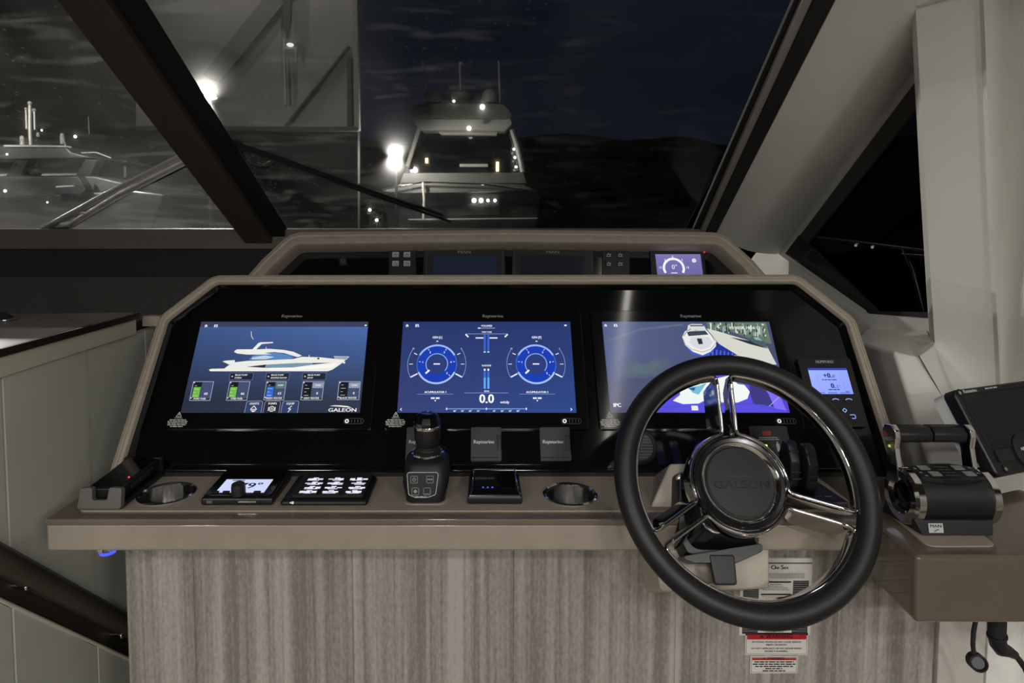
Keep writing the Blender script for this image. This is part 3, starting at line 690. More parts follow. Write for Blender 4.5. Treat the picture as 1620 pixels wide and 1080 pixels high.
for x0, x1, l2 in ((424, 608, 'STERN'), (690, 872, 'ENGINE ROOM'), (958, 1140, 'BOW')):
    a = q0(x0+4, 560); c = q0(x1, 508); pr.rect(a[0], a[1], c[0], c[1], dk, 2); pr.frame(a[0], a[1], c[0], c[1], .0006, bd, 3)
    pr.text('BILGE PUMP', (a[0]+.0105, (a[1]+c[1])/2+.0030), .0046, Wh, 4, 'L', bold=.0002); pr.text(l2, (a[0]+.0105, (a[1]+c[1])/2-.0028), .0046, Wh, 4, 'L', bold=.0002); pr.disc((a[0]+.005, (a[1]+c[1])/2), .0013, Wh, 4, 10)
gr, bu = S(112, 186, 72), S(52, 108, 210)
for x0, x1, y1, nm, val, fc, lv in ((138, 300, 712, 'PORT FUEL', '60', gr, .56), (408, 566, 711, 'STBD FUEL', '66', gr, .56), (682, 832, 708, 'FRESH WATER', '63', bu, .58), (952, 1108, 708, 'GREY WATER', '0', None, 0), (1220, 1374, 706, 'BLACK WATER', '0', None, 0)):
    a = q0(x0, y1-2); c = q0(x1+16, 572); hgt = c[1]-a[1]; wd = (c[0]-a[0])
    pr.rect(a[0], a[1], c[0], c[1], S(40, 47, 70), 2); pr.frame(a[0], a[1], c[0], c[1], .0008, S(190, 198, 220), 4); m_ = a[0]+wd*.45
    pr.rect(m_, a[1]+.004, c[0], c[1], S(66, 78, 112), 3); pr.rect(a[0]+wd*.08, a[1]+.006, m_-.001, c[1]-.001, S(22, 27, 30), 3)
    if fc: pr.rect(a[0]+wd*.08, a[1]+.006, m_-.001, a[1]+.006+(hgt-.008)*lv+.004, fc, 4)
    for k in range(4): pr.line((a[0]+wd*.12, a[1]+.009+k*.0068), (a[0]+wd*(.22 if k % 2 else .34), a[1]+.009+k*.0068), .0006, Wh, 5)
    pr.text(val, (a[0]+wd*.74, a[1]+hgt*.36), .0072, Wh, 5, bold=.0003); pr.text(nm, (a[0]+wd*.5, a[1]+.0036), .0052, Wh, 5, bold=.0003, sx=.95)
    if nm == 'FRESH WATER': pr.rect(m_+.002, c[1]-.014, c[0]-.001, c[1]-.001, S(88, 122, 120), 4)
    if 'Y' in nm or 'BLACK' in nm: pr.rect(m_+.001, c[1]-.013, c[0]-.001, c[1]-.002, S(150, 156, 178), 4)
    if fc != gr: pr.text('PUMP', (a[0]+wd*.74, c[1]-.0075), .0044, Wh, 6, bold=.0003)
    pr.disc((a[0]+.002, a[1]+.005), .0013, Wh, 5, 8); pr.disc((a[0]+.002, c[1]-.002), .0013, Wh, 5, 8)
ct = Wh
for x0, x1, nm in ((540, 676, 'LIGHTS'), (676, 806, 'PUMPS'), (806, 940, 'EQUIP')):
    a = q0(x0, 801); c = q0(x1+4, 714); pr.rect(a[0], a[1], c[0], c[1], S(38, 42, 60) if nm == 'PUMPS' else S(50, 66, 104), 2); pr.path([(a[0], a[1]), (a[0]+.001, c[1]-.003), (a[0]+.003, c[1]), (c[0]-.003, c[1]), (c[0]-.001, c[1]-.003), (c[0]-.001, a[1])], .0006, S(180, 190, 215), 4)
    m_ = (a[0]+c[0])/2; pr.text(nm, (m_, c[1]-.005), .0056, ct, 5, bold=.0004); y_ = c[1]-.0155
    if nm == 'LIGHTS': pr.path([(m_-.006, y_-.001), (m_, y_+.006), (m_+.006, y_-.001)], .0014, ct, 5, True); pr.poly([(m_-.006, y_-.003), (m_+.006, y_-.003), (m_, y_-.0065)], ct, 5)
    elif nm == 'PUMPS': pr.arc((m_, y_), .0048, 0, 360, .0014, ct, 5, 20); pr.arc((m_, y_), .0018, 0, 360, .001, ct, 5, 12); pr.line((m_-.0065, y_-.004), (m_-.0065, y_+.004), .0012, ct, 5); pr.line((m_+.0065, y_-.004), (m_+.0065, y_+.004), .0012, ct, 5)
    else: pr.path([(m_+.003, y_+.006), (m_-.003, y_), (m_+.002, y_), (m_-.003, y_-.0065)], .0014, ct, 5)
c = q0(1258, 779); pr.text('GALEON', c, .0098, Wh, 5, sx=1.42, bold=.0007)
pr.poly(Q([(1165, 750), (1200, 745), (1250, 746), (1300, 752), (1330, 766), (1290, 760), (1230, 755)]), Wh, 5)
pr.build('screen', SCREEN, t_, T(0, 0, .0064))
# ---- middle: engine page
t_, F = big_display(.0, 'middle large dash display showing two round blue engine gauges')
q1 = lambda zx, zy: F.loc(610+zx/4.909, 480+zy/4.909, .0062)
pr = Print(); Wh = S(235, 238, 250)
ramp(pr, -SX, SY0, SX, SY1, lambda s, t: mix(mix(S(56, 66, 118), S(46, 72, 138), s), S(40, 56, 108), t), 4, 4)
icons(pr, q1, 168, 245, 172); c = q1(1397, 170); pr.rect(c[0]-.0025, c[1]-.0016, c[0]+.0025, c[1]+.0016, Wh, 3)
k = .000263
for cx_, cy_, nm in ((398, 470, 'GEN [L]'), (1168, 470, 'GEN [P]')):
    c = q1(cx_, cy_); R_ = .0405
    pr.disc(c, R_, S(26, 62, 178), 1, 48); pr.disc(c, .0215, S(44, 62, 122), 2, 40)
    pr.arc(c, R_-.0008, 28, 152, .0036, S(158, 188, 250), 3); pr.arc(c, R_-.0008, 205, 335, .0036, S(168, 196, 252), 3); pr.arc(c, R_-.0006, 152, 205, .001, S(80, 130, 240), 3); pr.arc(c, R_-.0006, -25, 28, .001, S(80, 130, 240), 3)
    pr.arc(c, .0217, -40, 220, .0016, S(150, 180, 250), 4)
    pr.line((c[0]-.0065, c[1]), (c[0]+.0065, c[1]), .0026, Wh, 5)
    pr.line((c[0]+.0375*cos(radians(222))*.78, c[1]+.0375*sin(radians(222))*.78), (c[0]+.019*cos(radians(222)), c[1]+.019*sin(radians(222))), .0036, Wh, 5)
    for a_, s_ in ((172, '1'), (120, '2'), (60, '3'), (8, '4'), (-42, '5')):
        pr.text(s_, (c[0]+.0285*cos(radians(a_)), c[1]+.0285*sin(radians(a_))), .0058, Wh, 5, bold=.0004)
        pr.line((c[0]+.033*cos(radians(a_)), c[1]+.033*sin(radians(a_))), (c[0]+.0365*cos(radians(a_)), c[1]+.0365*sin(radians(a_))), .0010, Wh, 5)
    for sg in (1, -1):
        a0, a1 = (-28, 32) if sg > 0 else (148, 208)
        pr.arc(c, .0585, a0, a1, .0008, S(150, 175, 235), 3)
        e = a0 if sg > 0 else a1; f_ = a1 if sg > 0 else a0
        pr.line((c[0]+.058*cos(radians(e)), c[1]+.058*sin(radians(e))), (c[0]+.043*cos(radians(e)), c[1]+.043*sin(radians(e))), .0026, Wh, 5)
        pr.line((c[0]+.052*cos(radians(f_-6*sg)), c[1]+.052*sin(radians(f_-6*sg))), (c[0]+.045*cos(radians(f_-6*sg)), c[1]+.045*sin(radians(f_-6*sg))), .0016, Wh, 5)
        pr.text('75' if sg < 0 else '5', (c[0]+.0575*cos(radians(f_)), c[1]+.0575*sin(radians(f_))+.002), .0045, Wh, 5); pr.line((c[0]+sg*.048, c[1]-.0002), (c[0]+sg*.0555, c[1]-.0002), .0012, Wh, 5)
    pr.text(nm, q1(cx_+4, 263), .0068, Wh, 5, bold=.0004, sx=.85); d = q1(cx_+4, 294); pr.rect(d[0]-.002, d[1]-.001, d[0]+.002, d[1]+.001, Wh, 5)
for cx_, nm in ((386, 'ACUMULATOR 1'), (1178, 'ACUMULATOR 2')):
    d = q1(cx_, 688); pr.text(nm, d, .0058, Wh, 5, bold=.0005); d = q1(cx_, 704); pr.line((d[0]-.035, d[1]), (d[0]+.035, d[1]), .0006, S(150, 170, 220), 5)
    d = q1(cx_, 735); pr.rect(d[0]-.0085, d[1]-.0016, d[0]-.001, d[1]+.0016, Wh, 5); pr.rect(d[0]+.001, d[1]-.0016, d[0]+.0085, d[1]+.0016, Wh, 5); d = q1(cx_, 754); pr.disc(d, .0015, Wh, 5, 8)
pr.text('VOLUMES', q1(785, 174), .0058, Wh, 5, bold=.0004, sx=.9); d = q1(785, 192); pr.line((d[0]-.017, d[1]), (d[0]+.017, d[1]), .0006, Wh, 5); pr.rect(d[0]-.018, d[1]-.0012, d[0]-.013, d[1]+.0012, Wh, 5)
pr.text('TRIM TABS', q1(785, 222), .0044, Wh, 5, bold=.0003); a = q1(625, 240); c = q1(945, 240); pr.line((a[0], a[1]+.001), (c[0], c[1]+.001), .0007, S(170, 190, 235), 5)
for zx in (632, 937): d = q1(zx, 250); sg = 1 if zx < 700 else -1; pr.line((d[0]-.003*sg, d[1]+.003), (d[0]+.003*sg, d[1]-.003), .003, Wh, 5)
for zx in (730, 838): d = q1(zx, 268); pr.rect(d[0]-.0082, d[1]-.0013, d[0]+.0082, d[1]+.0013, Wh, 5)
for zx in (770, 798):
    a = q1(zx-7, 372); c = q1(zx+7, 243); pr.rect(a[0], a[1], c[0], c[1], S(58, 104, 214), 4); d = q1(zx, 377); pr.rect(d[0]-.002, d[1]-.001, d[0]+.002, d[1]+.001, Wh, 5)
    a = q1(zx-8, 662); c = q1(zx+8, 530); pr.rect(a[0], a[1], c[0], c[1], S(60, 110, 220), 4); c = q1(zx+8, 575); pr.rect(a[0], a[1], c[0], c[1], S(98, 170, 255), 5); d = q1(zx, 515); pr.rect(d[0]-.0017, d[1]-.0022, d[0]+.0017, d[1]+.0022, Wh, 5)
pr.text('RUDDER', q1(785, 482), .0048, Wh, 5, bold=.0003); pr.text('SOG', q1(785, 681), .0050, Wh, 5, bold=.0004); a = q1(612, 694); c = q1(952, 694); pr.line(a, c, .0006, S(170, 190, 235), 5)
pr.text('0.0', q1(785, 738), .0252, S(255, 255, 255), 6, bold=.0014, sx=.95); pr.text('węzły', q1(925, 765), .0075, Wh, 6, bold=.0004)
a = q1(472, 818); c = q1(1095, 818); pr.line(a, c, .0016, S(120, 160, 245), 5)
for zx in (474, 783, 1093): d = q1(zx, 818); pr.rect(d[0]-.001, d[1]-.0022, d[0]+.001, d[1]+.0022, Wh, 6)
for zx, s_ in ((537, '40°'), (598, '30°'), (658, '20°'), (721, '10°'), (845, '10°'), (906, '20°'), (968, '30°'), (1029, '40°')): pr.text(s_, q1(zx, 835), .0045, Wh, 6, bold=.0003)
for zx, sg in ((120, -1), (1442, 1)): d = q1(zx, 822); pr.path([(d[0]-.0015*sg, d[1]+.0025), (d[0]+.0015*sg, d[1]), (d[0]-.0015*sg, d[1]-.0025)], .0012, Wh, 6)
pr.build('screen', SCREEN, t_, T(0, 0, .0064))
# ---- right: camera picture of the yacht at a quay
t_, F = big_display(.4135, 'right large dash display with camera picture of a moored yacht, partly behind the wheel')
q2 = lambda zx, zy: F.loc(920+zx/3.24, 470+zy/3.24, .0062)
Q = lambda L: [q2(*p) for p in L]
pr = Print(); Wh = S(235, 236, 230)
ramp(pr, -SX, SY0, SX, SY1, lambda s, t: mix(mix(S(70, 74, 100), S(84, 70, 200), min(1, max(0, (s-.25)*3))), mix(S(84, 96, 138), S(70, 78, 104), s), min(1, max(0, (t-.12)*2.2))), 8, 8)
pr.poly(Q([(115, 225), (300, 160), (520, 135), (520, 145), (300, 172), (117, 235)]), S(96, 108, 132), 1)
for f_, cc_ in ((1.0, S(82, 94, 120)), (.8, S(86, 100, 120)), (.55, S(90, 106, 120))): pr.poly(Q([(330+(x-330)*f_, 360+(y-360)*f_) for x, y in ((215, 350), (260, 322), (330, 335), (400, 300), (455, 318), (470, 350), (425, 372), (410, 400), (330, 412), (250, 415), (205, 400))]), cc_, 1+f_*-.5+1)
pr.poly(Q([(135, 450), (190, 425), (240, 412), (320, 418), (390, 425), (360, 480), (330, 520), (270, 545), (220, 560), (160, 560)]), S(76, 83, 112), .9)
# quay, trees and car
pr.poly(Q([(640, 160), (700, 175), (950, 250), (1000, 345), (860, 345), (730, 270)]), S(214, 214, 205), 1)
pr.poly(Q([(640, 130), (945, 130), (975, 240), (900, 225), (760, 175), (650, 165)]), S(98, 120, 104), 1)
rng = random.Random(5)
for k in range(90):
    x = rng.uniform(650, 940); y = rng.uniform(132, 175)+(x-650)*.14; hgt = min(rng.uniform(8, 34), y-131)
    pr.poly(Q([(x, y-hgt), (x+rng.uniform(2, 9), y-hgt), (x+rng.uniform(2, 9), y), (x, y)]), rng.choice([S(225, 228, 222), S(60, 84, 66), S(140, 158, 150), S(38, 52, 48), S(190, 200, 200)]), 2)
pr.poly(Q([(865, 205), (900, 200), (935, 225), (955, 262), (920, 250), (868, 228)]), S(72, 98, 96), 3); pr.poly(Q([(760, 205), (870, 225), (955, 265), (860, 240)]), S(44, 48, 52), 2)
pr.poly(Q([(880, 206), (905, 205), (928, 224), (890, 218)]), S(150, 175, 180), 4)
pr.poly(Q([(690, 230), (730, 255), (800, 298), (690, 298), (640, 298)]), S(38, 50, 150), 2)
for k in range(7): x = 650+k*20; pr.poly(Q([(x, 262+k*4), (x+6, 262+k*4), (x+4, 298), (x-2, 298)]), S(90, 110, 220), 3)
pr.path(Q([(740, 245), (840, 295)]), .003, S(210, 210, 200), 3)
# yacht seen bow-on
pr.poly(Q([(515, 205), (530, 175), (560, 160), (620, 158), (650, 175), (690, 225), (688, 252), (660, 280), (620, 298), (570, 280), (530, 245)]), Wh, 4)
pr.poly(Q([(560, 206), (600, 200), (650, 205), (672, 230), (655, 258), (615, 270), (575, 255), (552, 232)]), S(214, 218, 222), 4.5); pr.path(Q([(522, 200), (540, 175), (560, 163)]), .0012, S(90, 100, 120), 6); pr.path(Q([(640, 168), (665, 195), (684, 226)]), .0012, S(90, 100, 120), 6); pr.rect(*q2(556, 150), *q2(624, 143), S(90, 100, 110), 6)
pr.poly(Q([(545, 145), (560, 138), (615, 138), (630, 150), (640, 172), (540, 176)]), S(215, 218, 216), 5)
pr.poly(Q([(540, 180), (585, 166), (632, 170), (650, 192), (600, 196), (548, 200)]), S(58, 70, 84), 5); pr.poly(Q([(590, 212), (615, 212), (622, 240), (600, 242)]), S(44, 48, 56), 5)
pr.poly(Q([(530, 245), (570, 280), (620, 298), (660, 280), (688, 252), (670, 285), (625, 304), (565, 292)]), S(70, 96, 205), 5)
pr.path(Q([(515, 205), (530, 240), (565, 268), (620, 282), (665, 265), (690, 232)]), .0009, S(120, 130, 160), 6)
# lower picture: own foredeck, over-exposed white and violet
pr.poly(Q([(350, 588), (400, 500), (500, 440), (640, 400), (800, 400), (1000, 460), (1050, 580), (1055, 588)]), S(92, 78, 226), 1)
pr.poly(Q([(500, 440), (590, 422), (640, 430), (650, 520), (600, 545), (520, 548), (468, 530), (505, 500)]), S(238, 246, 246), 2)
pr.poly(Q([(640, 430), (760, 400), (820, 430), (862, 485), (850, 520), (800, 540), (650, 538)]), S(244, 248, 246), 2)
pr.poly(Q([(545, 462), (600, 455), (640, 440), (600, 500), (570, 490)]), S(120, 190, 210), 3); pr.poly(Q([(545, 468), (585, 462), (575, 480)]), S(40, 80, 150), 4); pr.poly(Q([(780, 425), (820, 420), (835, 450), (800, 445)]), S(70, 120, 170), 3)
pr.poly(Q([(860, 440), (960, 440), (1040, 500), (980, 560), (880, 545), (862, 490)]), S(64, 58, 130), 2); pr.poly(Q([(920, 440), (1000, 470), (1050, 580), (990, 570), (960, 500)]), S(128, 110, 246), 3)
pr.path(Q([(355, 565), (600, 560), (880, 545), (990, 578)]), .002, S(70, 84, 190), 3); pr.path(Q([(960, 560), (1035, 490)]), .001, S(190, 190, 250), 4)
a = q2(565, 580); c = q2(595, 556); pr.rect(a[0], a[1], c[0], c[1], Wh, 4); pr.path(Q([(890, 550), (910, 538), (960, 560)]), .0012, S(50, 60, 110), 4)
icons(pr, q2, 123, 174, 145); pr.text('IPC', q2(183, 553), .0105, S(250, 250, 250), 6, bold=.0007); c = q2(928, 141); pr.rect(c[0]-.002, c[1]-.0016, c[0]+.002, c[1]+.0016, Wh, 6)
pr.text('03/10/08 10:56:17', q2(835, 157), .0088, S(240, 240, 235), 6, bold=.0004)
pr.build('screen', SCREEN, t_, T(0, 0, .0064))

# ================================================================== OTHER THINGS ON THE DASH
def dash_thing(name, label, cat, px, group=None):
    c = PANEL.loc(*px, .0016); F = PANEL.sub(c[0], c[1], .0016)
    return thing(name, label, cat, F.mat(), group), F
# card readers
def card_reader(px, label):
    t_, F = dash_thing('card_reader', label, 'card reader', px, 'card readers under the displays')
    w_, h_ = .058, .063
    B().prism(rrect(w_, h_, .003, 3), 0, .007).bevel(.001).build('body', M('card_reader_plastic', S(44, 44, 45), .5, bump=.08, bscale=900), t_)
    bd_ = t_.children[0]; B().box((w_*.42, .002, .006), (.008, .028, .006)).bevel(.001).build('latch', black_plastic, t_)
    B().box((-.002, -h_*.43, .007), (w_*.86, .005, .003)).bevel(.0008).build('lip', black_plastic, t_)
    pr = Print(); pr.text('Raymarine', (-.004, .004), .0093, S(215, 215, 215), 0, bold=.0007); pr.build('lettering', INK, bd_, T(0, 0, .0072))
    return t_
cr1 = card_reader((769, 703), 'dark card reader with white lettering behind the glossy box')
for u, lab in ((878, 'dark card reader with white lettering above the right cup holder'), (667, 'card reader mostly hidden behind the joystick')):
    c = PANEL.loc(u, 703, .0016); copy_tree(cr1, PANEL.mat(c[0], c[1], .0016), lab)
# round speaker
t_, F = dash_thing('round_speaker', 'round black slatted speaker seen through the left side of the wheel', 'speaker', (1010, 706))
B().lathe([(.027, .001), (.034, .001), (.034, .006), (.031, .009), (.027, .007)], 36).build('rim', rubber, t_)
B().lathe([(0, .003), (.027, .003), (.027, .004), (0, .004)], 30).build('cone', M('speaker_grey', S(52, 52, 54), .55, bump=.1), t_)
for k in range(9):
    y = -.022+k*.0055; hw = sqrt(max(0, .026**2-y*y))
    B().box((0, y, .0055), (2*hw, .0024, .003)).build('slat', M('speaker_slat', S(70, 70, 72), .5, bump=.05), t_)
# extinguisher panel
t_, F = dash_thing('extinguisher_panel', 'black fire extinguisher panel with green light right of the wheel hub', 'control panel', (1218, 705))
q = lambda u, v: F.loc(u, v, .008)
B().prism(rrect(.073, .072, .003, 3), 0, .008).bevel(.0012).build('body', black_plastic, t_)
pr = Print(); c = q(1213, 685); pr.rect(c[0]-.008, c[1]-.004, c[0]+.008, c[1]+.004, S(150, 24, 30)); pr.text('SEA-FIRE', (c[0], c[1]), .003, S(40, 8, 10), 1)
for dy, hw in ((692, .018), (695, .020)): c = q(1216, dy); pr.words(c[0]-hw, c[0]+hw, c[1], .0014, S(170, 170, 170))
for u, col in ((1205, S(128, 150, 50)), (1231, S(176, 176, 172))):
    c = q(u, 706); pr.rect(c[0]-.003, c[1]-.009, c[0]+.003, c[1]+.005, col); pr.rect(c[0]-.0012, c[1]+.005, c[0]+.0012, c[1]+.009, col)
c = q(1230, 720); pr.frame(c[0]-.006, c[1]-.006, c[0]+.006, c[1]+.006, .0008, S(80, 80, 80)); pr.text('T', c, .005, S(90, 90, 90))
pr.build('print', INK, t_, T(0, 0, .0081))
c = q(1212, 705); B().ball((c[0], c[1], .008), .0026, 12).build('green_light', M('green_lamp', (.2, .4, .05), .3, emit=((.75, 1, .25), 1.6)), t_)
c = q(1224, 705); B().ball((c[0], c[1], .008), .002, 10).build('unlit_light', grey_plastic, t_)
# trim controller with bright blue screen
t_, F = dash_thing('trim_control_display', 'small black trim controller with pale blue lit screen, upper right of the wheel', 'display', (1313, 621))
q = lambda u, v: F.loc(u, v, .0102)
B().prism(rrect(.106, .139, .006, 4), 0, .010).bevel(.0016).build('body', black_plastic, t_)
pr = Print(); a = q(1284, 623); c = q(1333.5, 582); x0, x1 = -.0375, .040; y0, y1 = a[1], c[1]
pr.rect(x0, y0, x1, y1, None, 0, [S(152, 172, 255), S(140, 160, 255), S(150, 168, 255), S(160, 180, 255)]); pr.rect(x0, y1-.0045, x1, y1, S(40, 62, 190), 1)
ink = S(24, 34, 110); xm = (x0+x1)/2
pr.text('+0.', (xm-.003, y1-.015), .0135, ink, 2, bold=.0012); pr.text('8°', (xm+.010, y1-.017), .0085, ink, 2); pr.text('0.', (xm+.003, y1-.036), .0135, ink, 2, bold=.0012); pr.text('5°', (xm+.013, y1-.038), .0085, ink, 2)
pr.words(xm-.016, xm+.014, y1-.024, .0016, ink, 2); pr.words(xm-.008, xm+.014, y1-.044, .0018, ink, 2); pr.text('48%', (x1-.010, y1-.048), .0055, ink, 2)
for k in range(3): pr.rect(x0+.004+k*.024, y0+.001, x0+.022+k*.024, y0+.0036, S(110, 128, 230), 2)
for xx in (x0+.014, x1-.014): pr.line((xx, y0+.01), (xx, y1-.01), .0004, S(110, 130, 230), 1)
pr.build('screen', SCREEN, t_, T(0, 0, .0101))
pr = Print(); pr.text('HUMPHREE', (0, .0605), .0085, S(165, 165, 165), 0, sx=.85, bold=.0006); pr.build('lettering', INK, t_, T(0, 0, .0101))
for nm, u, v in (('soft_key', 1322, 634), ('soft_key', 1343, 634), ('diamond_key', 1336, 649), ('return_key', 1349, 659)):
    c = q(u, v); ky = B().prism(rrect(.016, .010, .003, 3, c[0], c[1]), .009, .0112).bevel(.0006).build(nm, rubber, t_)
    pr = Print(); bc = S(150, 175, 255)
    if nm == 'soft_key': pr.arc((c[0], c[1]-.006), .010, 50, 130, .0016, bc, 0, 10)
    elif nm == 'diamond_key': pr.path([(c[0]-.004, c[1]), (c[0], c[1]+.004), (c[0]+.004, c[1]), (c[0], c[1]-.004)], .0014, bc, 0, True)
    else: pr.path([(c[0]-.003, c[1]-.0035), (c[0]+.004, c[1]-.0035), (c[0]+.005, c[1]), (c[0]+.004, c[1]+.0035), (c[0]-.005, c[1]+.0035)], .0014, bc)
    pr.build('key_light', SCREEN, ky, T(0, 0, .0114))

# ================================================================== STEERING WHEEL
WH = Frame((.397, .945, .925), 32)
wheel = thing('steering_wheel', 'black leather steering wheel with chrome-edged double spokes', 'steering wheel', WH.mat())
B().torus(.1830, .0168, 96, 16).build('rim', black_soft, wheel)
HZ = -.022
def wang(u, v): x, y = WH.loc(u, v); return atan2(y, x)
spk = [wang(1142, 590), wang(1388, 836), wang(1036, 858)]
spk = [spk[0], spk[0]-2*pi/3, spk[0]+2*pi/3] if False else spk
def zdish(r): t = min(1, max(0, (r-.076)/(.150-.076))); return HZ+(0-HZ)*t
ro, ri, sl = .1655, .0745, .0115
order = sorted(spk)
for i in range(3):
    a0 = order[i]; a1 = order[(i+1) % 3]
    if a1 < a0: a1 += 2*pi
    pts = []
    da_o = math.asin(sl/ro); da_i = math.asin(sl/ri)
    n = 26
    outer = [(ro*cos(a), ro*sin(a)) for a in [a0+da_o+(a1-a0-2*da_o)*k/n for k in range(n+1)]]
    inn = [(ri*cos(a), ri*sin(a)) for a in [a1-da_i-(a1-a0-2*da_i)*k/14 for k in range(15)]]
    loop = outer+inn
    # round the four corners
    cl_ = [outer[0]]+[outer[-1], inn[0], inn[-1]]
    dense = []
    L = loop; N = len(L)
    corner = {0: .016, n: .016, n+1: .012, N-1: .012}
    for k in range(N):
        if k in corner:
            tri = fillet([L[k-1], L[k], L[(k+1) % N]], corner[k], 5); dense += tri[1:-1]
        else: dense.append(L[k])
    # drop points swallowed by the fillets and resample
    P_ = [Vector(p) for p in dense]; cum = [0]
    for k in range(len(P_)): cum.append(cum[-1]+(P_[(k+1) % len(P_)]-P_[k]).length)
    tot = cum[-1]; res = []
    m_ = 110; k = 0
    for s_ in range(m_):
        d = tot*s_/m_
        while cum[k+1] < d: k += 1
        res.append(P_[k].lerp(P_[(k+1) % len(P_)], (d-cum[k])/max(1e-9, cum[k+1]-cum[k])))
    b = B(); V = []; wd, dp_ = .0062, .036
    for k in range(m_):
        t = (res[(k+1) % m_]-res[k-1]).normalized(); nn = Vector((t.y, -t.x)); p = res[k]; z = zdish(p.length)
        rr_ = p.length; fl_ = max(0, min(1, (rr_-.079)/.012))*max(0, min(1, (.160-rr_)/.012)); dd = .0145+(.034-.0145)*fl_*1.0+(.012 if rr_ < .085 else 0)*(1-fl_)
        V.append([b.bm.verts.new((p.x+nn.x*o, p.y+nn.y*o, z+h)) for o, h in ((wd*.5, -.0006), (wd*.34, .0016), (0, .0026), (-wd*.34, .0016), (-wd*.5, -.0006), (-wd*.5-.0025-.008*fl_, -dd), (wd*.5, -dd))])
    V.append(V[0])
    for p, r in zip(V, V[1:]):
        for j in range(7): b.bm.faces.new((p[j], p[(j+1) % 7], r[(j+1) % 7], r[j]))
    b.build('spoke_frame', chrome, wheel, ang=50)
hub = B().lathe([(.030, HZ-.028), (.066, HZ-.026), (.0722, HZ-.014), (.0726, HZ-.004), (.0705, HZ+.003), (.066, HZ+.0072), (.060, HZ+.006), (.058, HZ), (.03, HZ)], 64).build('hub', black_gloss if False else M('satin_black_hub', (.009, .009, .010), .2, spec=.5, bump=.02, bscale=300), wheel)
B().lathe([(.0600, HZ+.004), (.0604, HZ+.0072), (.0590, HZ+.0088), (.0570, HZ+.0078), (.0530, HZ+.0006), (.0515, HZ-.001), (.0515, HZ-.004), (.0600, HZ-.004)], 64).build('hub_ring', chrome, hub)
cap = B().lathe([(0, HZ-.004), (.0520, HZ-.004), (.0520, HZ+.001), (.0500, HZ+.0034), (.025, HZ+.0062), (0, HZ+.0066)], 56).build('hub_cap', M('horn_cap_rubber', (.013, .013, .013), .6, bump=.12, bscale=900), wheel)
me = bpy.data.meshes.new('embossed_lettering'); vs_, fs = text2d('GALEON'); x0 = max(p[0] for p in vs_)/2
pr = Print(); pr.text('GALEON', (.001, -.004), .0165, (.006, .006, .006), 0, sx=1.35, bold=.0006); pr.poly([(-.030, .0065), (-.015, .0085), (.010, .0085), (.028, .0045), (.008, .0068), (-.015, .0068)], (.006, .006, .006), 0)
pr.build('lettering', M('embossed_cap_print', (.005, .005, .005), .35, bump=.05), cap, T(0, 0, HZ+.0076))
B().cyl((0, 0, HZ-.026), (0, -.006, HZ-.10), .032, .034, 28).build('shaft_boss', black_plastic, wheel)

# steering column: beige housing, black cover, tilt lever
SC = WH.sub(0, 0, -.105)
colu = thing('steering_column', 'beige housing with black cover and tilt lever behind the wheel', 'steering column', SC.mat())
q = lambda u, v: SC.loc(u, v)
hp = [q(*p) for p in ((1060, 733), (1196, 733), (1216, 800), (1218, 931), (1045, 936), (1032, 850), (1026, 808))]
B().prism(fillet(hp, .008, 4, True)[::-1], -.11, 0).bevel(.004, 3).build('housing', column_beige, colu)
cp = [q(*p) for p in ((1062, 752), (1090, 742), (1180, 742), (1195, 800), (1192, 872), (1150, 888), (1075, 884), (1060, 850))]
B().frus(fillet(cp, .012, 4, True)[::-1], .0005, [(x*.94+.0, y*.94-.002) for x, y in fillet(cp, .012, 4, True)[::-1]], .030).bevel(.003).build('cover', black_plastic, colu)
c = q(1128, 815)
B().frus(rrect(.115, .11, .02, 4, c[0], c[1]), .030, rrect(.085, .085, .02, 4, c[0]+.004, c[1]+.008), .060).bevel(.003).build('cover_neck', M('cover_gloss_black', (.006, .006, .0065), .15, var=.1), colu)
rp = [(lambda t: q(*t))(p) for p in ((1060, 883), (1190, 862), (1190, 875), (1150, 893), (1085, 893))]
B().prism(fillet(rp, .006, 3, True)[::-1], .012, .045).bevel(.004).build('lever_guard', black_plastic, colu)
c = q(1129, 893); B().loft([[(c[0]-.020, c[1]+.012, .03), (c[0]+.020, c[1]+.012, .03), (c[0]+.020, c[1]+.012, .048), (c[0]-.020, c[1]+.012, .048)], [(c[0]-.017, c[1]-.030, .034), (c[0]+.017, c[1]-.030, .034), (c[0]+.017, c[1]-.030, .046), (c[0]-.017, c[1]-.030, .046)]]).bevel(.004).build('tilt_lever', black_soft, colu)
for u, v in ((1068, 760), (1186, 870)):
    c = q(u, v); B().lathe([(0, .02), (.004, .02), (.004, .032), (0, .033)], 12, T(c[0], c[1], 0)).build('bolt', steel, colu)

# ================================================================== THINGS ON THE SHELF
ST = SH+.003
# cup holders
def cup(c, label):
    t_ = thing('cup_holder', label, 'cup holder', T(c.x, c.y, ST), 'cup holders in the shelf')
    B().lathe([(.0405, -.004), (.0415, .001), (.0445, .0032), (.0470, .0015), (.0470, 0), (.0418, 0), (.0408, -.004)], 56).build('ring', chrome, t_)
    B().lathe([(.0402, -.001), (.0392, -.050), (0, -.051), (0, -.052), (.0408, -.052), (.0408, -.001)], 48).build('well', M('cup_steel', (.72, .71, .69), .13, metal=1, bump=1.0, bscale=75, stretch=(1, 1, .01)), t_)
    return t_
c1 = cup(cupA, 'round chrome cup holder beside the handset cradle'); copy_tree(c1, T(cupB.x, cupB.y, ST), 'round chrome cup holder left of the steering wheel')
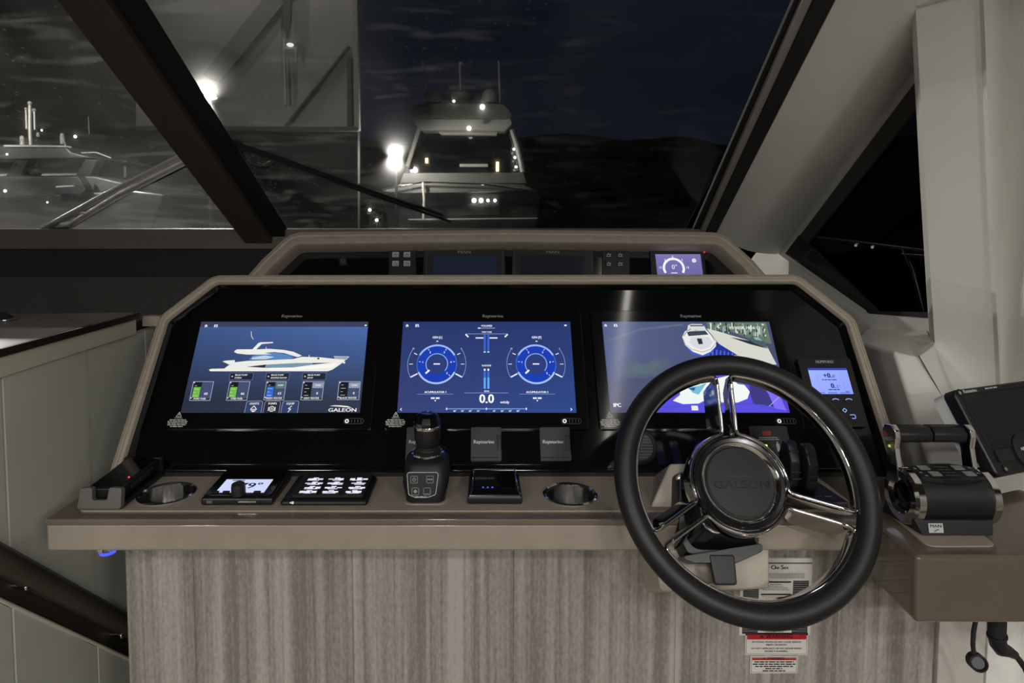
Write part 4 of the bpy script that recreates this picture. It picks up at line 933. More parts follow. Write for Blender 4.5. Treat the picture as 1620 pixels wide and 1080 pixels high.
# handset in its cradle
p = atz(158, 806, ST); W0_ = .0725
t_ = thing('handset_cradle', 'grey cradle holding a handset at the left end of the shelf', 'cradle', T(p.x, p.y, ST))
sl_ = rotx(radians(2.5))
B().loft([[(-.036, 0, 0), (.036, 0, 0), (.036, .140, 0), (-.036, .140, 0)], [(-.036, .004, .008), (.036, .004, .008), (.036, .140, .012), (-.036, .140, .012)]]).bevel(.003).build('base', black_plastic, t_)
lip = [(-.036, 0), (.036, 0), (.035, .033), (.014, .034), (.012, .014), (-.012, .014), (-.014, .034), (-.033, .033)]
B().prism(fillet(lip, .003, 2, True), 0, .012, X=T(0, .008, 0) @ rotx(radians(78))).bevel(.0015).build('front_lip', grey_plastic, t_)
for x in (-.026, .026): B().box((x, .136, .024), (.018, .010, .026)).bevel(.002).build('rear_clip', black_plastic, t_)
hs = thing('handset', 'black remote handset with red light lying in the grey cradle', 'handset', T(p.x, p.y, ST) @ T(0, .012, .0115) @ sl_)
B().prism(rrect(.060, .122, .008, 4, 0, .062), 0, .019).bevel(.003, 3).build('body', black_plastic, hs)
B().prism(rrect(.050, .110, .005, 3, 0, .062), .0185, .0198).build('face', black_glass, hs)
for k in range(3): B().box((.0305, .035+k*.026, .011), (.003, .018, .006)).bevel(.001).build('side_button', M('blue_black_key', S(26, 34, 46), .4, bump=.05), hs)
B().ball((.020, .040, .0198), .0018, 10).build('red_light', M('red_dot', (.4, .02, .02), .3, emit=((1, .06, .05), 1.5)), hs)
pr = Print(); pr.arc((-.004, .070), .008, 200, 340, .002, S(46, 46, 46), 0, 8); pr.build('print', INK, hs, T(0, 0, .0199))
# autopilot head with knob
p = atz(374, 800, ST)
t_ = thing('autopilot_head', 'black box with lit white heading readout and rotary knob', 'display', T(p.x, p.y, ST))
B().loft([[(-.060, 0, 0), (.060, 0, 0), (.060, .105, 0), (-.060, .105, 0)], [(-.060, .002, .013), (.060, .002, .013), (.060, .105, .019), (-.060, .105, .019)]]).bevel(.004, 3).build('body', black_plastic, t_)
fa = atan2(.006, .103); FX = T(0, .002, .0133) @ rotx(fa)
B().prism(rrect(.112, .094, .005, 3, 0, .052), 0, .003, X=FX).bevel(.0008).build('face', black_glass, t_)
APF = Frame(t_.matrix_world @ (FX @ Vector((0, 0, .0032)))); APF.ey = Vector((0, cos(fa), sin(fa))); APF.ez = Vector((0, -sin(fa), cos(fa)))
pr = Print(); a = APF.loc(353, 779); c = APF.loc(434, 758)
pr.rect(-.040, a[1], .0415, c[1], S(206, 214, 255)); pr.text('179°', (.005, (a[1]+c[1])/2+.001), .028, S(22, 24, 40), 1, bold=.0014, sx=1.05); pr.rect(-.028, c[1]-.006, -.006, c[1]-.003, S(40, 44, 70), 1)
pr.build('screen', SCREEN, t_, FX @ T(0, 0, .0033))
c = APF.loc(376, 783); B().lathe([(.0115, 0), (.0115, .012), (.0105, .018), (.008, .0195), (0, .0195), (0, 0)], 28, FX @ T(c[0], c[1]+.004, .003)).build('knob', M('knob_rubber', (.012, .012, .012), .5, bump=.1), t_)
for x in (-.04, -.022, .03): B().prism(rrect(.012, .006, .002, 3, x, .012), .003, .0045, X=FX).build('key', rubber, t_)
B().box((-.045, .0005, .0065), (.010, .002, .005)).bevel(.0005).build('front_port', grey_plastic, t_)
B().box((.018, .0005, .0068), (.03, .002, .0025)).build('front_slot', steel, t_)
# lit keypad
p = atz(515, 801, ST)
t_ = thing('lit_keypad', 'black keypad with rows of glowing white symbols left of the joystick', 'keypad', T(p.x-.004, p.y, ST))
B().loft([[(-.074, 0, 0), (.074, 0, 0), (.074, .105, 0), (-.074, .105, 0)], [(-.070, .004, .010), (.070, .004, .010), (.070, .103, .012), (-.070, .103, .012)]]).bevel(.005, 3).build('base', black_plastic, t_)
fa = atan2(.002, .099); FX = T(0, .004, .0103) @ rotx(fa)
B().prism(rrect(.122, .090, .006, 4, .004, .050), 0, .005, X=FX).bevel(.001).build('face', rubber, t_)
KF = Frame(t_.matrix_world @ (FX @ Vector((0, 0, .0052)))); KF.ey = Vector((0, cos(fa), sin(fa))); KF.ez = Vector((0, -sin(fa), cos(fa)))
rows = [(759, .6), (765, 1), (772, .8), (779, 1)]
for ci in range(3):
    for ri_, vv in enumerate((758.5, 765, 772, 778.5)):
        u = [(499, 533, 568), (497, 532, 567), (493, 527, 565), (488, 523, 560)][ri_][ci]
        c = KF.loc(u, vv); rng = random.Random(ci*7+ri_)
        ky = B().prism(rrect(.034, .0175, .003, 3, c[0], c[1]), .0045, .0062, X=FX).bevel(.0006).build('key', black_plastic, t_)
        pr = Print(); wc_ = S(236, 232, 250)
        for k in range(3):
            x = c[0]+(k-1)*.0095+rng.uniform(-.002, .002); hh = rng.choice((.002, .0034, .0046))
            pr.rect(x-.0044, c[1]-hh, x+.0044, c[1]+hh*.7, wc_)
        pr.rect(c[0]-rng.uniform(.006, .013), c[1]-.0062, c[0]+rng.uniform(.005, .012), c[1]-.0036, wc_); pr.rect(c[0]-.004, c[1]+.002, c[0]+.005, c[1]+.006, wc_)
        pr.build('key_symbol', SCREEN, ky, FX @ T(0, 0, .0064))
pr = Print(); c = KF.loc(566, 783.5); pr.words(c[0]-.008, c[0]+.008, c[1], .0016, S(90, 90, 90)); pr.build('lettering', INK, t_, FX @ T(0, 0, .0053))
pr = Print(); pr.text('<0', (-.052, .0), .006, S(240, 240, 250), 0, bold=.0008); pr.build('front_mark', SCREEN, t_, T(0, .0006, .0062) @ rotx(radians(65)))
# joystick
p = atz(672, 797, ST)
js = thing('joystick', 'black docking joystick with chrome collar and four-key panel', 'joystick', T(p.x, p.y+.037, ST))
r0 = rrect(.066, .074, .016, 5); r1 = rrect(.078, .082, .020, 5, 0, .004); r2 = rrect(.073, .072, .020, 5, 0, .009); r3 = rrect(.060, .058, .024, 5, 0, .014)
B().loft([[(x, y, z) for x, y in r] for r, z in ((r0, .0), (r0, .006), (r1, .030), (r2, .060), (r3, .069))]).build('base', black_soft, js, ang=50)
B().prism(rrect(.076, .082, .018, 5), -.001, .0015).bevel(.0006).build('foot_plate', taupe, js)
B().torus(.0265, .0036, 40, 8, T(0, .014, .068), sz=1.5).build('collar', chrome, js)
for k, (r_, z) in enumerate(((.023, .069), (.020, .0745), (.0175, .079))): B().torus(r_-.003, .0048, 32, 8, T(0, .016, z)).build('boot_ring', rubber, js)
B().lathe([(.014, .070), (.0185, .080), (.0222, .094), (.0232, .106), (.0230, .113), (.0, .113)], 32, T(0, .016, 0)).build('grip', black_soft, js)
B().lathe([(.0230, .1125), (.0236, .114), (.0236, .1165), (.0230, .118)], 32, T(0, .016, 0)).build('grip_band', chrome, js)
B().lathe([(.0232, .118), (.0240, .124), (.0200, .134), (.0120, .1385), (0, .139)], 10, T(0, .016, 0)).build('grip_top', black_gloss, js, ang=12)
FJ = Frame(js.matrix_world @ Vector((0, -.040, .030)), -2)
FJ = Frame(at(673, 768, js.matrix_world.translation.y-.0385), 12)
IJ = js.matrix_world.inverted()
pr = Print(); gc = S(150, 150, 150)
q = lambda zx, zy: FJ.loc(440+zx/5.4, 660+zy/5.4)
pr.path(fillet([q(1100, 470), q(1370, 470), q(1345, 660), q(1280, 682), q(1170, 682), q(1115, 660)], .004, 4, True), .0009, S(200, 200, 200), 1, True)
for zx, zy, kd in ((1162, 532, 0), (1297, 530, 1), (1172, 632, 2), (1272, 632, 3)):
    c = q(zx, zy); s_ = .0056; pr.path(fillet([(c[0]-s_, c[1]-s_), (c[0]+s_, c[1]-s_), (c[0]+s_, c[1]+s_), (c[0]-s_, c[1]+s_)], .0016, 3, True), .0007, gc, 1, True)
    if kd == 0: pr.arc(c, .0028, 0, 360, .0008, gc, 1, 14); pr.disc(c, .001, gc, 1, 8)
    elif kd == 1: pr.line((c[0]-.0042, c[1]), (c[0]+.0042, c[1]), .0018, gc, 1)
    elif kd == 2: pr.poly([(c[0]-.0035, c[1]), (c[0], c[1]-.0035), (c[0]+.0035, c[1]), (c[0], c[1]+.0035)], gc, 1)
    else: pr.line((c[0]-.0038, c[1]-.0036), (c[0]+.0038, c[1]-.0036), .0008, gc, 1)
c = q(1218, 680); pr.words(c[0]-.009, c[0]+.009, c[1], .0022, S(190, 190, 190), 2)
pan = fillet([q(1105, 476), q(1365, 476), q(1340, 655), q(1278, 678), q(1172, 678), q(1120, 655)], .004, 4, True)
B().prism(pan, -.006, 0).build('key_panel', black_plastic, js, IJ @ FJ.mat())
pr.build('key_panel_print', INK, js, IJ @ FJ.mat(0, 0, .0002))
# glossy box
p = atz(783, 798, ST)
t_ = thing('gloss_control_box', 'glossy black chrome-edged box between joystick and cup holder', 'control box', T(p.x, p.y, ST))
B().loft([[(-.046, 0, 0), (.046, 0, 0), (.046, .105, 0), (-.046, .105, 0)], [(-.046, .001, .013), (.046, .001, .013), (.044, .105, .012), (-.044, .105, .012)]]).bevel(.003).build('base', black_plastic, t_)
B().loft([[(-.043, .003, .012), (.043, .003, .012), (.041, .102, .011), (-.041, .102, .011)], [(-.038, .014, .021), (.038, .014, .021), (.037, .098, .020), (-.037, .098, .020)]]).bevel(.003, 3).build('lid', black_gloss, t_)
B().tube([(-.0425, .003, .0140), (.0425, .003, .0140)], .0024, 8).tube([(-.0385, .099, .0205), (.0385, .099, .0205)], .0016, 8).tube([(.0420, .004, .0145), (.0385, .014, .0205), (.0375, .098, .0205)], .0018, 8).tube([(-.0420, .004, .0145), (-.0385, .014, .0205), (-.0375, .098, .0205)], .0014, 8).build('chrome_edge', chrome, t_)
for k in range(3): B().ball((-.020+k*.008, .0190, .0212), .0016, 8).build('blue_light', M('blue_dot', (.02, .02, .3), .3, emit=((.1, .12, 1), .8)), t_)
# bow thruster twin levers
p = atz(1302, 806, ST)
t_ = thing('thruster_lever_unit', 'black base with two ribbed fin levers behind the wheel rim', 'lever control', T(p.x, p.y, ST))
B().loft([[(-.085, 0, 0), (.045, 0, 0), (.030, .125, 0), (-.075, .125, 0)], [(-.085, .002, .012), (.044, .002, .012), (.026, .125, .016), (-.072, .125, .016)]]).bevel(.003).build('base', black_plastic, t_)
for k, (x, y) in enumerate(((-.024, .066), (-.002, .050))):
    fin = fillet([(-.018, 0), (.020, 0), (.025, .050), (.012, .078), (-.006, .078), (-.022, .050)], .011, 5, True)
    Xf = T(x, y, .013) @ Matrix.Rotation(radians(90), 4, 'Z') @ rotx(radians(90))
    lv_ = B().prism(fin, -.009, .009, X=Xf).bevel(.0035, 3).build('lever', M('lever_rubber', (.011, .012, .015), .45, bump=.1), t_)
    for j in range(5):
        B().box((x, y-.0245+.0028*j, .034+j*.011), (.017, .003, .0035)).bevel(.0008).build('rib', M('lever_rib', (.014, .016, .026), .4, bump=.05), lv_)
pr = Print(); pr.rect(-.008, .012, .004, .0155, S(150, 40, 40)); pr.words(.010, .022, .014, .0022, S(170, 170, 170)); pr.rect(.006, .070, .014, .0735, S(60, 110, 90)); pr.rect(.010, .060, .015, .062, S(120, 150, 140)); pr.build('print', INK, t_, T(0, 0, .0162))

# blue courtesy lamp under the shelf
p = at(171, 884, 1.0)
t_ = thing('courtesy_lamp', 'small blue courtesy lamp under the left end of the shelf', 'lamp', T(p.x, p.y, zBot+.004))
B().lathe([(.0, 0), (.016, 0), (.017, -.004), (.015, -.0065), (0, -.0065)], 28).build('ring', chrome, t_)
B().lathe([(.0145, -.006), (.012, -.013), (.006, -.016), (0, -.0165), (0, -.006)], 24).build('lens', M('blue_lamp_lens', (.05, .06, .5), .2, emit=((.04, .06, 1), 1.6)), t_)

# ================================================================== PLACARD AND STICKERS ON THE FABRIC
FB = Frame((0, yFab-.0103, .6), 0)
def sticker(name, label, px, paint):
    a = FB.loc(*px[0]); c = FB.loc(*px[1]); cx_, cy_ = (a[0]+c[0])/2, (a[1]+c[1])/2; w_, h_ = c[0]-a[0], a[1]-c[1]
    t_ = thing(name, label, 'sign', FB.mat(cx_, cy_, 0)); B().prism(rrect(w_, h_, .0015, 2), 0, .001).build('card', M('white_sticker_vinyl', S(214, 210, 202), .45, var=.02), t_)
    pr = Print(); paint(pr, w_, h_); pr.build('print', INK, t_, T(0, 0, .0011)); return t_
BLK = S(26, 26, 26); RED = S(176, 22, 36)
def warn1(pr, w_, h_):
    pr.frame(-w_/2+.002, -h_/2+.002, w_/2-.002, h_/2-.002, .0006, BLK); pr.rect(-w_/2+.003, h_*.20, w_/2-.003, h_/2-.003, RED, 1)
    pr.text('WARNING', (0.004, h_*.34), .0088, BLK, 2, sx=1.1, bold=.0005); pr.poly([(-.031, h_*.29), (-.022, h_*.29), (-.0265, h_*.40)], BLK, 2)
    for k, s_ in enumerate(('ROTATING PROPELLER MAY CAUSE SERIOUS', 'INJURY OR DEATH.', 'DO NOT APPROACH OR USE LADDER WHEN', 'ENGINE IS RUNNING.')): pr.text(s_, (0, h_*(.09-.125*k-.04*(k > 1))), .0043, BLK, 2, bold=.0003)
def warn2(pr, w_, h_):
    pr.frame(-w_/2+.002, -h_/2+.002, w_/2-.002, h_/2-.002, .0006, BLK); pr.rect(-w_/2+.003, h_*.27, w_/2-.003, h_/2-.003, RED, 1)
    pr.text('WARNING', (.003, h_*.38), .0062, BLK, 2, bold=.0004); pr.poly([(-.021, h_*.34), (-.015, h_*.34), (-.018, h_*.42)], BLK, 2); rng = random.Random(9)
    for k, f_ in enumerate((.42, .45, .40, .18, .24)): pr.words(-w_*f_, w_*f_, h_*(.17-.13*k), .0021, BLK, 2, rng=rng)
def placard(pr, w_, h_):
    rng = random.Random(4); x1 = w_/2
    xo = FB.loc(1222, 893)[0]-(FB.loc(1172, 900)[0]+FB.loc(1281, 900)[0])/2
    for d_, s_, z_ in ((-.012, 'N', .006), (0, 'O', .0112), (.0068, 'NE', .0055), (.0155, 'S', .0112), (.0225, 'IDE', .0055)): pr.text(s_, (xo+d_, h_*.385-(.0015 if z_ < .01 else 0)), z_, BLK, 1, bold=.0006)
    pr.rect(-w_/2, h_*.425, w_/2, h_*.445, S(110, 104, 96), 1)
    for k in range(4): pr.words(-w_*.42, w_*.40, h_*(.30-.018*k), .0011, S(90, 90, 90), 1, rng=rng)
    for sx_ in (-1, 1):
        xa, xb = (.24*w_, .46*w_) if sx_ > 0 else (-.46*w_, -.24*w_)
        pr.rect(xa, -h_*.48, xb, h_*.21, S(46, 46, 46), 1)
        for k in range(24): pr.words(xa+.001, xb-.001, h_*(.19-.0275*k), .0009, S(150, 150, 150), 2, rng=rng)
    for k, y in enumerate((.19, .03, -.11, -.24, -.36)):
        pr.rect(-w_*.21, h_*(y-.008), w_*.21, h_*(y+.012), BLK, 1)
        for j in range(4): f_ = rng.uniform(.08, .2); pr.words(-w_*f_, w_*f_, h_*(y-.03-.022*j), .0010, S(70, 70, 70), 1, rng=rng)
sticker('rules_placard', 'black and white printed placard behind the lower right of the wheel', ((1172, 882), (1281, 1004)), placard)
sticker('propeller_warning_sticker', 'larger red-headed white warning sticker below the wheel', ((1179, 1000), (1277, 1035)), warn1)
sticker('small_warning_sticker', 'smaller red-headed white warning sticker, lowest on the fabric front', ((1187, 1037), (1261, 1064)), warn2)

# ================================================================== ARMREST, THROTTLE, SIDE DISPLAY
ax0 = atz(1453, 880, SH).x; ay0 = atz(1453, 880, SH).y; az0 = at(1457, 987, ay0).z
arm = thing('armrest_box', 'brown gloss armrest box carrying the twin throttle', 'armrest', T(ax0, ay0, az0))
aw, ad_, ah = .40, .30, SH-az0
B().loft([[(0, 0, 0), (aw, 0, 0), (aw, ad_, 0), (-.004, ad_, .02)], [(-.003, 0, ah), (aw, 0, ah), (aw, ad_, ah), (-.003, ad_, ah)]]).bevel(.007, 3).build('body', M('armrest_lacquer', S(96, 85, 73), .28, spec=.5, coat=.4, var=.05, vscale=30), arm)
IA = arm.matrix_world.inverted()
ipx = [(1420, 826), (1466, 866.5), (1577, 866), (1545, 838), (1500, 800)]
insp = [(IA @ atz(u, v, SH)) for u, v in ipx]
b_ = fillet([(p.x, p.y) for p in (insp[0], insp[1], insp[2], insp[3])]+[(insp[3].x-.01, insp[3].y+.06), (insp[0].x, insp[0].y+.06)], .014, 5, True)
B().prism(b_, ah, ah+.003).bevel(.001).build('inset', inset_m, arm)
# throttle
th_c = atz(1500, 851, ST)
thr = thing('throttle_lever', 'black and chrome twin throttle on the armrest box', 'throttle', T(at(1489, 792, .965).x, .965, ST))
z0 = .0445
B().loft([[(-.056, -.042, 0), (.050, -.042, 0), (.056, .04, 0), (-.066, .04, 0)], [(-.066, -.036, .022), (.052, -.038, .022), (.056, .035, .022), (-.066, .035, .022)]]).bevel(.002).build('base', black_metal, thr)
YX = Matrix.Rotation(radians(90), 4, 'Y')
def xl_(prof, n=48): return B().lathe(prof, n, T(0, 0, z0) @ YX)
xl_([(.0385, -.050), (.0385, .052), (.0, .052), (.0, -.050)]).build('drum', black_soft, thr)
for sg, nm in ((-1, 'left'), (1, 'right')):
    prf = [(.024, .062), (.0275, .066), (.038, .066), (.0425, .062), (.0425, .052), (.0385, .050), (.020, .050), (.020, .058)]
    er_ = B().lathe(prf, 48, T(0, 0, z0) @ YX @ (Matrix.Identity(4) if sg > 0 else Matrix.Rotation(pi, 4, 'X'))).build('end_ring', chrome, thr)
    B().lathe([(0, .050), (.026, .050), (.026, .059), (.022, .061), (0, .0605)], 40, T(0, 0, z0) @ YX @ (Matrix.Identity(4) if sg > 0 else Matrix.Rotation(pi, 4, 'X'))).build('end_disc', black_gloss, er_)
# lever arms and grips
gz, gy = .130, .035
for sg in (-1, 1):
    x = sg*.0595-.003
    pr_ = [(-.012, 0), (.012, 0), (.0105, .052), (.016, .068), (.016, .080), (.008, .089), (-.008, .089), (-.016, .080), (-.016, .068), (-.0105, .052)]
    Xa = T(x, .012, z0+.016) @ rotx(radians(-14)) @ Matrix.Rotation(radians(90), 4, 'Z') @ rotx(radians(90))
    B().prism(fillet(pr_, .006, 3, True), -.0045, .0045, X=Xa).bevel(.0015).build('lever_arm', chrome, thr)
    a, c = (-.056, -.0045) if sg < 0 else (-.0015, .050)
    prof_ = fillet([(-.015, -.008), (.014, -.009), (.017, .003), (.009, .011), (-.008, .012), (-.016, .005)], .005, 4, True)
    b = B().loft([[(xx, gy+p_[0]*sc, gz+p_[1]*sc) for p_ in prof_] for xx, sc in ((a, 1.12), (a+.002, 1.16), (c-.002, 1.16), (c, 1.12))])
    b.build('grip', black_soft, thr)
# key panel on the drum
kp = fillet([(-.050, -.018), (-.02, -.026), (.02, -.026), (.052, -.018), (.054, .012), (.02, .022), (-.02, .022), (-.050, .012)], .006, 3, True)
KX = T(0, -.004, z0+.0375) @ rotx(radians(8))
kpn = B().prism(kp, -.004, .0035, X=KX).bevel(.001).build('key_panel', black_plastic, thr)
for x, y in ((-.028, .008), (-.022, -.010), (.026, .008), (.031, -.010)):
    B().prism(rrect(.016, .012, .001, 2, x, y), .003, .0045, X=KX).build('key', M('grey_key', S(128, 128, 126), .5, bump=.05), kpn)
pr = Print()
for k in range(4): pr.words(-.008, .012, .010-k*.008, .002, S(90, 90, 90), 0); 
for x, y in ((-.042, .006), (-.041, -.006), (-.038, -.015), (.044, .008), (.046, -.008)): pr.disc((x, y), .0025, S(120, 120, 118), 0, 10)
pr.build('key_panel_print', INK, kpn, KX @ T(0, 0, .0037))
pr = Print(); pr.rect(-.011, -.0068, .011, .0068, S(186, 186, 184)); pr.text('MAN', (0, .0030), .0062, S(20, 20, 20), 1, sx=1.3, bold=.0005); pr.path([(-.003, -.005), (.002, -.002), (.004, -.003)], .0012, S(40, 40, 40), 1)
pr.build('maker_plate', INK, thr, T(-.036, -.0405, .0115) @ rotx(radians(76)))
# side display on its pod
SD = Frame(at(1517, 622, 1.02), 32, 20)
q = lambda u, v, h=0: SD.loc(u, v, h)
tl_, bl2 = q(1519, 615), q(1580, 755)
hgt = tl_[1]-bl2[1]; wid = .20; X0 = min(tl_[0], bl2[0])
SD2 = SD.sub(X0+wid/2, (tl_[1]+bl2[1])/2)
sdd = thing('side_display', 'black radar display with dark screen at the right edge', 'display', SD2.mat())
B().prism(rrect(wid, hgt, .010, 4), -.022, 0).bevel(.004, 3).build('case', black_plastic, sdd)
q = lambda u, v: SD2.loc(u, v, .0)
B().box((.0, hgt*.115, .0006), (wid-.034, hgt*.60, .0012)).build('screen', M('dark_screen_glass', (.004, .004, .0045), .09, var=.2), sdd)
B().sweep(rrect(wid-.030, hgt*.62, .003, 3, 0, hgt*.115), [(0, 0), (0, .0022), (-.0012, .0022), (-.0022, 0)], True).build('screen_frame', rubber, sdd)
c = (-wid*.5, 0)
pr = Print(); pr.text('Raymarine', (-wid*.5+.038, hgt*.465), .0080, S(200, 200, 200), 0, bold=.0006, sx=.95); pr.words(-wid*.5+.075, -wid*.5+.105, hgt*.465, .0024, S(170, 170, 170), 0); pr.build('lettering', INK, sdd, T(0, 0, .0002))
B().prism(rrect(.036, hgt*.13, .003, 3, -wid*.5+.036, -hgt*.29), 0, .003).bevel(.001).build('side_key', rubber, sdd)
B().lathe([(.030, 0), (.030, .003), (.027, .005), (.010, .005), (.0, .005)], 36, T(-wid*.5+.092, -hgt*.30, 0)).build('key_cluster', rubber, sdd)
pr = Print(); pr.text('A/0', (-wid*.5+.078, -hgt*.26), .007, S(215, 215, 215), 0, bold=.0006); pr.rect(-wid*.5+.074, -hgt*.345, -wid*.5+.082, -hgt*.33, S(200, 200, 200)); pr.build('key_print', INK, sdd, T(0, 0, .0053))
for y in (-hgt*.43, hgt*.455):
    B().lathe([(.003, -.001), (.0062, -.001), (.0062, .0012), (.003, .0004)], 16, T(-wid*.5+.012+.012*(y < 0), y, .0004)).build('screw_hole', rubber, sdd)
    B().lathe([(0, 0), (.003, 0), (.003, .0006), (0, .0006)], 12, T(-wid*.5+.012+.012*(y < 0), y, .0004)).build('screw', steel, sdd)
pod = thing('display_pod', 'cream moulded pod carrying the radar display at the right edge', 'pod', SD2.mat(0, 0, -.022))
B().loft([[(x, y, 0) for x, y in rrect(wid-.004, hgt-.002, .010, 4)], [(x, y-.004, -.02) for x, y in rrect(wid-.004, hgt+.004, .012, 4)], [(x+.075, y-.03, -.07) for x, y in rrect(wid-.01, hgt-.01, .014, 4)]]).build('shell', cream, pod, ang=50)

# cable and sealing cap below the armrest
p = at(1576, 990, ay0+.08)
cb = thing('cable_plug', 'black plug with angled boot and cable under the armrest box', 'cable', T(p.x, p.y, az0+.001))
IK = cb.matrix_world.inverted(); Y_ = p.y
pp = lambda u, v, dy=0: IK @ at(u, v, Y_+dy)
B().cyl((0, 0, 0), pp(1577, 1004), .0125, .012, 20).cyl(pp(1577, 1003), pp(1578, 1007), .0135, .0135, 20).build('plug_nut', rubber, cb)
B().tube([pp(1577, 1006), pp(1579, 1018), pp(1584, 1026), pp(1596, 1030), pp(1606, 1036)], [.0115, .0120, .0112, .0085, .0065], 14).build('boot', black_plastic, cb)
B().tube([pp(1604, 1034), pp(1612, 1043), pp(1622, 1057), pp(1632, 1080), pp(1640, 1110)], .0044, 10).build('cable', rubber, cb)
p = at(1543, 990, ay0+.05)
cc = thing('sealing_cap', 'black sealing cap hanging on a strap under the armrest box', 'cap', T(p.x, p.y, az0+.001))
IK = cc.matrix_world.inverted(); Y_ = p.y
B().tube([(0.004, 0, 0), pp(1540, 1000), pp(1539, 1020), pp(1541, 1036)], .0032, 8).build('strap', rubber, cc)
c = pp(1546, 1047); XC = Matrix.Translation(c) @ rotx(radians(75)) @ Matrix.Rotation(radians(-15), 4, 'Y')
B().lathe([(.0125, -.008), (.0125, .006), (.010, .007), (.009, .002), (0, .002), (0, -.008)], 24, XC).build('cap', rubber, cc)
B().lathe([(0, .0022), (.0088, .0022), (.0088, .003), (0, .003)], 20, XC).build('cap_face', M('cap_grey', S(92, 96, 96), .5, bump=.05), cc)

# ================================================================== OUTSIDE: WIPERS AND RAIL OF THE OWN BOAT
def wout(u, v, h): x, y = WIND.loc(u, v, h); return WIND.W(x, y, h)
wp = thing('windshield_wiper', 'dark windshield wiper lying across the middle pane', 'wiper', Matrix.Translation(wout(380, 230, -.05)))
IW = wp.matrix_world.inverted(); wq = lambda u, v, h=-.04: IW @ wout(u, v, h)
B().tube([wq(376, 228), wq(440, 250), wq(560, 293), wq(700, 340)], [.010, .011, .009, .006], 8).build('arm', rubber, wp)
B().tube([wq(392, 238, -.03), wq(460, 262, -.03), wq(600, 312, -.025), wq(712, 350, -.025)], .0045, 6).build('blade', M('wiper_edge', S(40, 42, 42), .5, bump=.05), wp)
B().tube([wq(378, 236), wq(392, 256), wq(415, 262), wq(436, 252)], .0035, 6).build('hose', rubber, wp)
B().cyl(wq(374, 230, -.008), wq(374, 230, -.06), .018, n=16).build('pivot', rubber, wp)
wp = thing('pantograph_wiper', 'twin-tube polished wiper arm across the left pane', 'wiper', Matrix.Translation(wout(80, 358, -.05)))
IW = wp.matrix_world.inverted()
sat = M('satin_stainless', (.88, .88, .86), .3, metal=.15, coat=.5, bump=.05, bscale=200)
B().tube([wq(72, 360), wq(160, 312), wq(300, 240)], .0095, 10).build('upper_tube', sat, wp)
B().tube([wq(108, 357), wq(190, 308), wq(305, 250)], .0095, 10).build('lower_tube', sat, wp)
B().tube([wq(68, 360), wq(112, 355)], .013, 10).build('foot', sat, wp)
B().tube([wq(120, 335), wq(140, 338)], .006, 8).build('cross_link', steel, wp)
rl = thing('guard_rail', 'polished guard rail outside the starboard window', 'rail', T(1.45, 1.9, .8))
IR = rl.matrix_world.inverted(); rq = lambda u, v: IR @ atx(u, v, 1.45)
B().tube([rq(1200, 366), rq(1252, 371), rq(1350, 382), rq(1480, 398)], .007, 10).build('top_rail', chrome, rl)
B().tube([rq(1430, 394), rq(1445, 430), rq(1462, 500), rq(1478, 568), rq(1490, 640)], .008, 10).build('stanchion', chrome, rl)
B().cyl(rq(1428, 402), rq(1480, 406), .006).build('gate_rail', chrome, rl)
for u, v in ((1354, 388), (1380, 391)): B().ball(rq(u, v), .005, 10).build('rail_light', M('rail_lamp', (.6, .6, .6), .3, emit=((1, .95, .9), .9)), rl)
struct(B().box((1.32, 1.9, .70), (.5, 2.6, .05)).build('trim_16', M('side_deck_grp', S(60, 60, 60), .5, bump=.05)))

# ================================================================== OUTSIDE: HARBOUR AT NIGHT
ZW = -1.2
water_m = M('black_harbour_water', (.004, .005, .007), .12, bump=.5, bscale=3)
struct(B().box((0, 130, ZW-.05), (600, 250, .1)).build('ground_water', water_m))
quay_m = M('quay_concrete', S(70, 68, 62), .8, bump=.3, bscale=4, var=.15, vscale=2)
struct(B().box((-12, 44, ZW+.5), (30, 14, 1.2)).box((-22, 18, ZW+.5), (20, 40, 1.2)).build('ground_quay', quay_m))
QZ = ZW+1.1
hill_m = M('dark_wooded_hill', S(40, 42, 44), .9, var=.3, vscale=.2)
b = B(); n = 60; rng = random.Random(2); ring0 = []; ring1 = []
for i in range(n+1):
    x = -170+340*i/n; h = 31+1.2*sin(i*.23)+.8*sin(i*.9+1)+rng.uniform(-.4, .4); ring0.append((x, 225, ZW)); ring1.append((x, 232+rng.uniform(-2, 2), h))
for i in range(n):
    b.bm.faces.new([b.bm.verts.new(p) for p in (ring0[i], ring0[i+1], ring1[i+1], ring1[i])])
    b.bm.faces.new([b.bm.verts.new(p) for p in (ring1[i], ring1[i+1], (ring1[i+1][0], 270, ZW), (ring1[i][0], 270, ZW))])
bmesh.ops.remove_doubles(b.bm, verts=b.bm.verts[:], dist=.01)
struct(b.build('ground_hill', hill_m))
gel = M('yacht_white_gelcoat', S(165, 165, 158), .35, bump=.02, bscale=5, var=.04, vscale=.6)
gel_d = M('yacht_grey_gelcoat', S(96, 96, 92), .4, bump=.02, bscale=5, var=.06, vscale=.6)
hull_m = M('yacht_dark_hull', S(34, 36, 38), .3, var=.1, vscale=.5)
ywin = M('yacht_tinted_glass', (.006, .007, .009), .06, var=.1)
lamp_w = M('lit_white_lamp', (.9, .9, .85), .4, emit=((1, .97, .88), 6))
lamp_y = M('lit_amber_lamp', (.9, .8, .4), .4, emit=((1, .82, .40), 2.2))
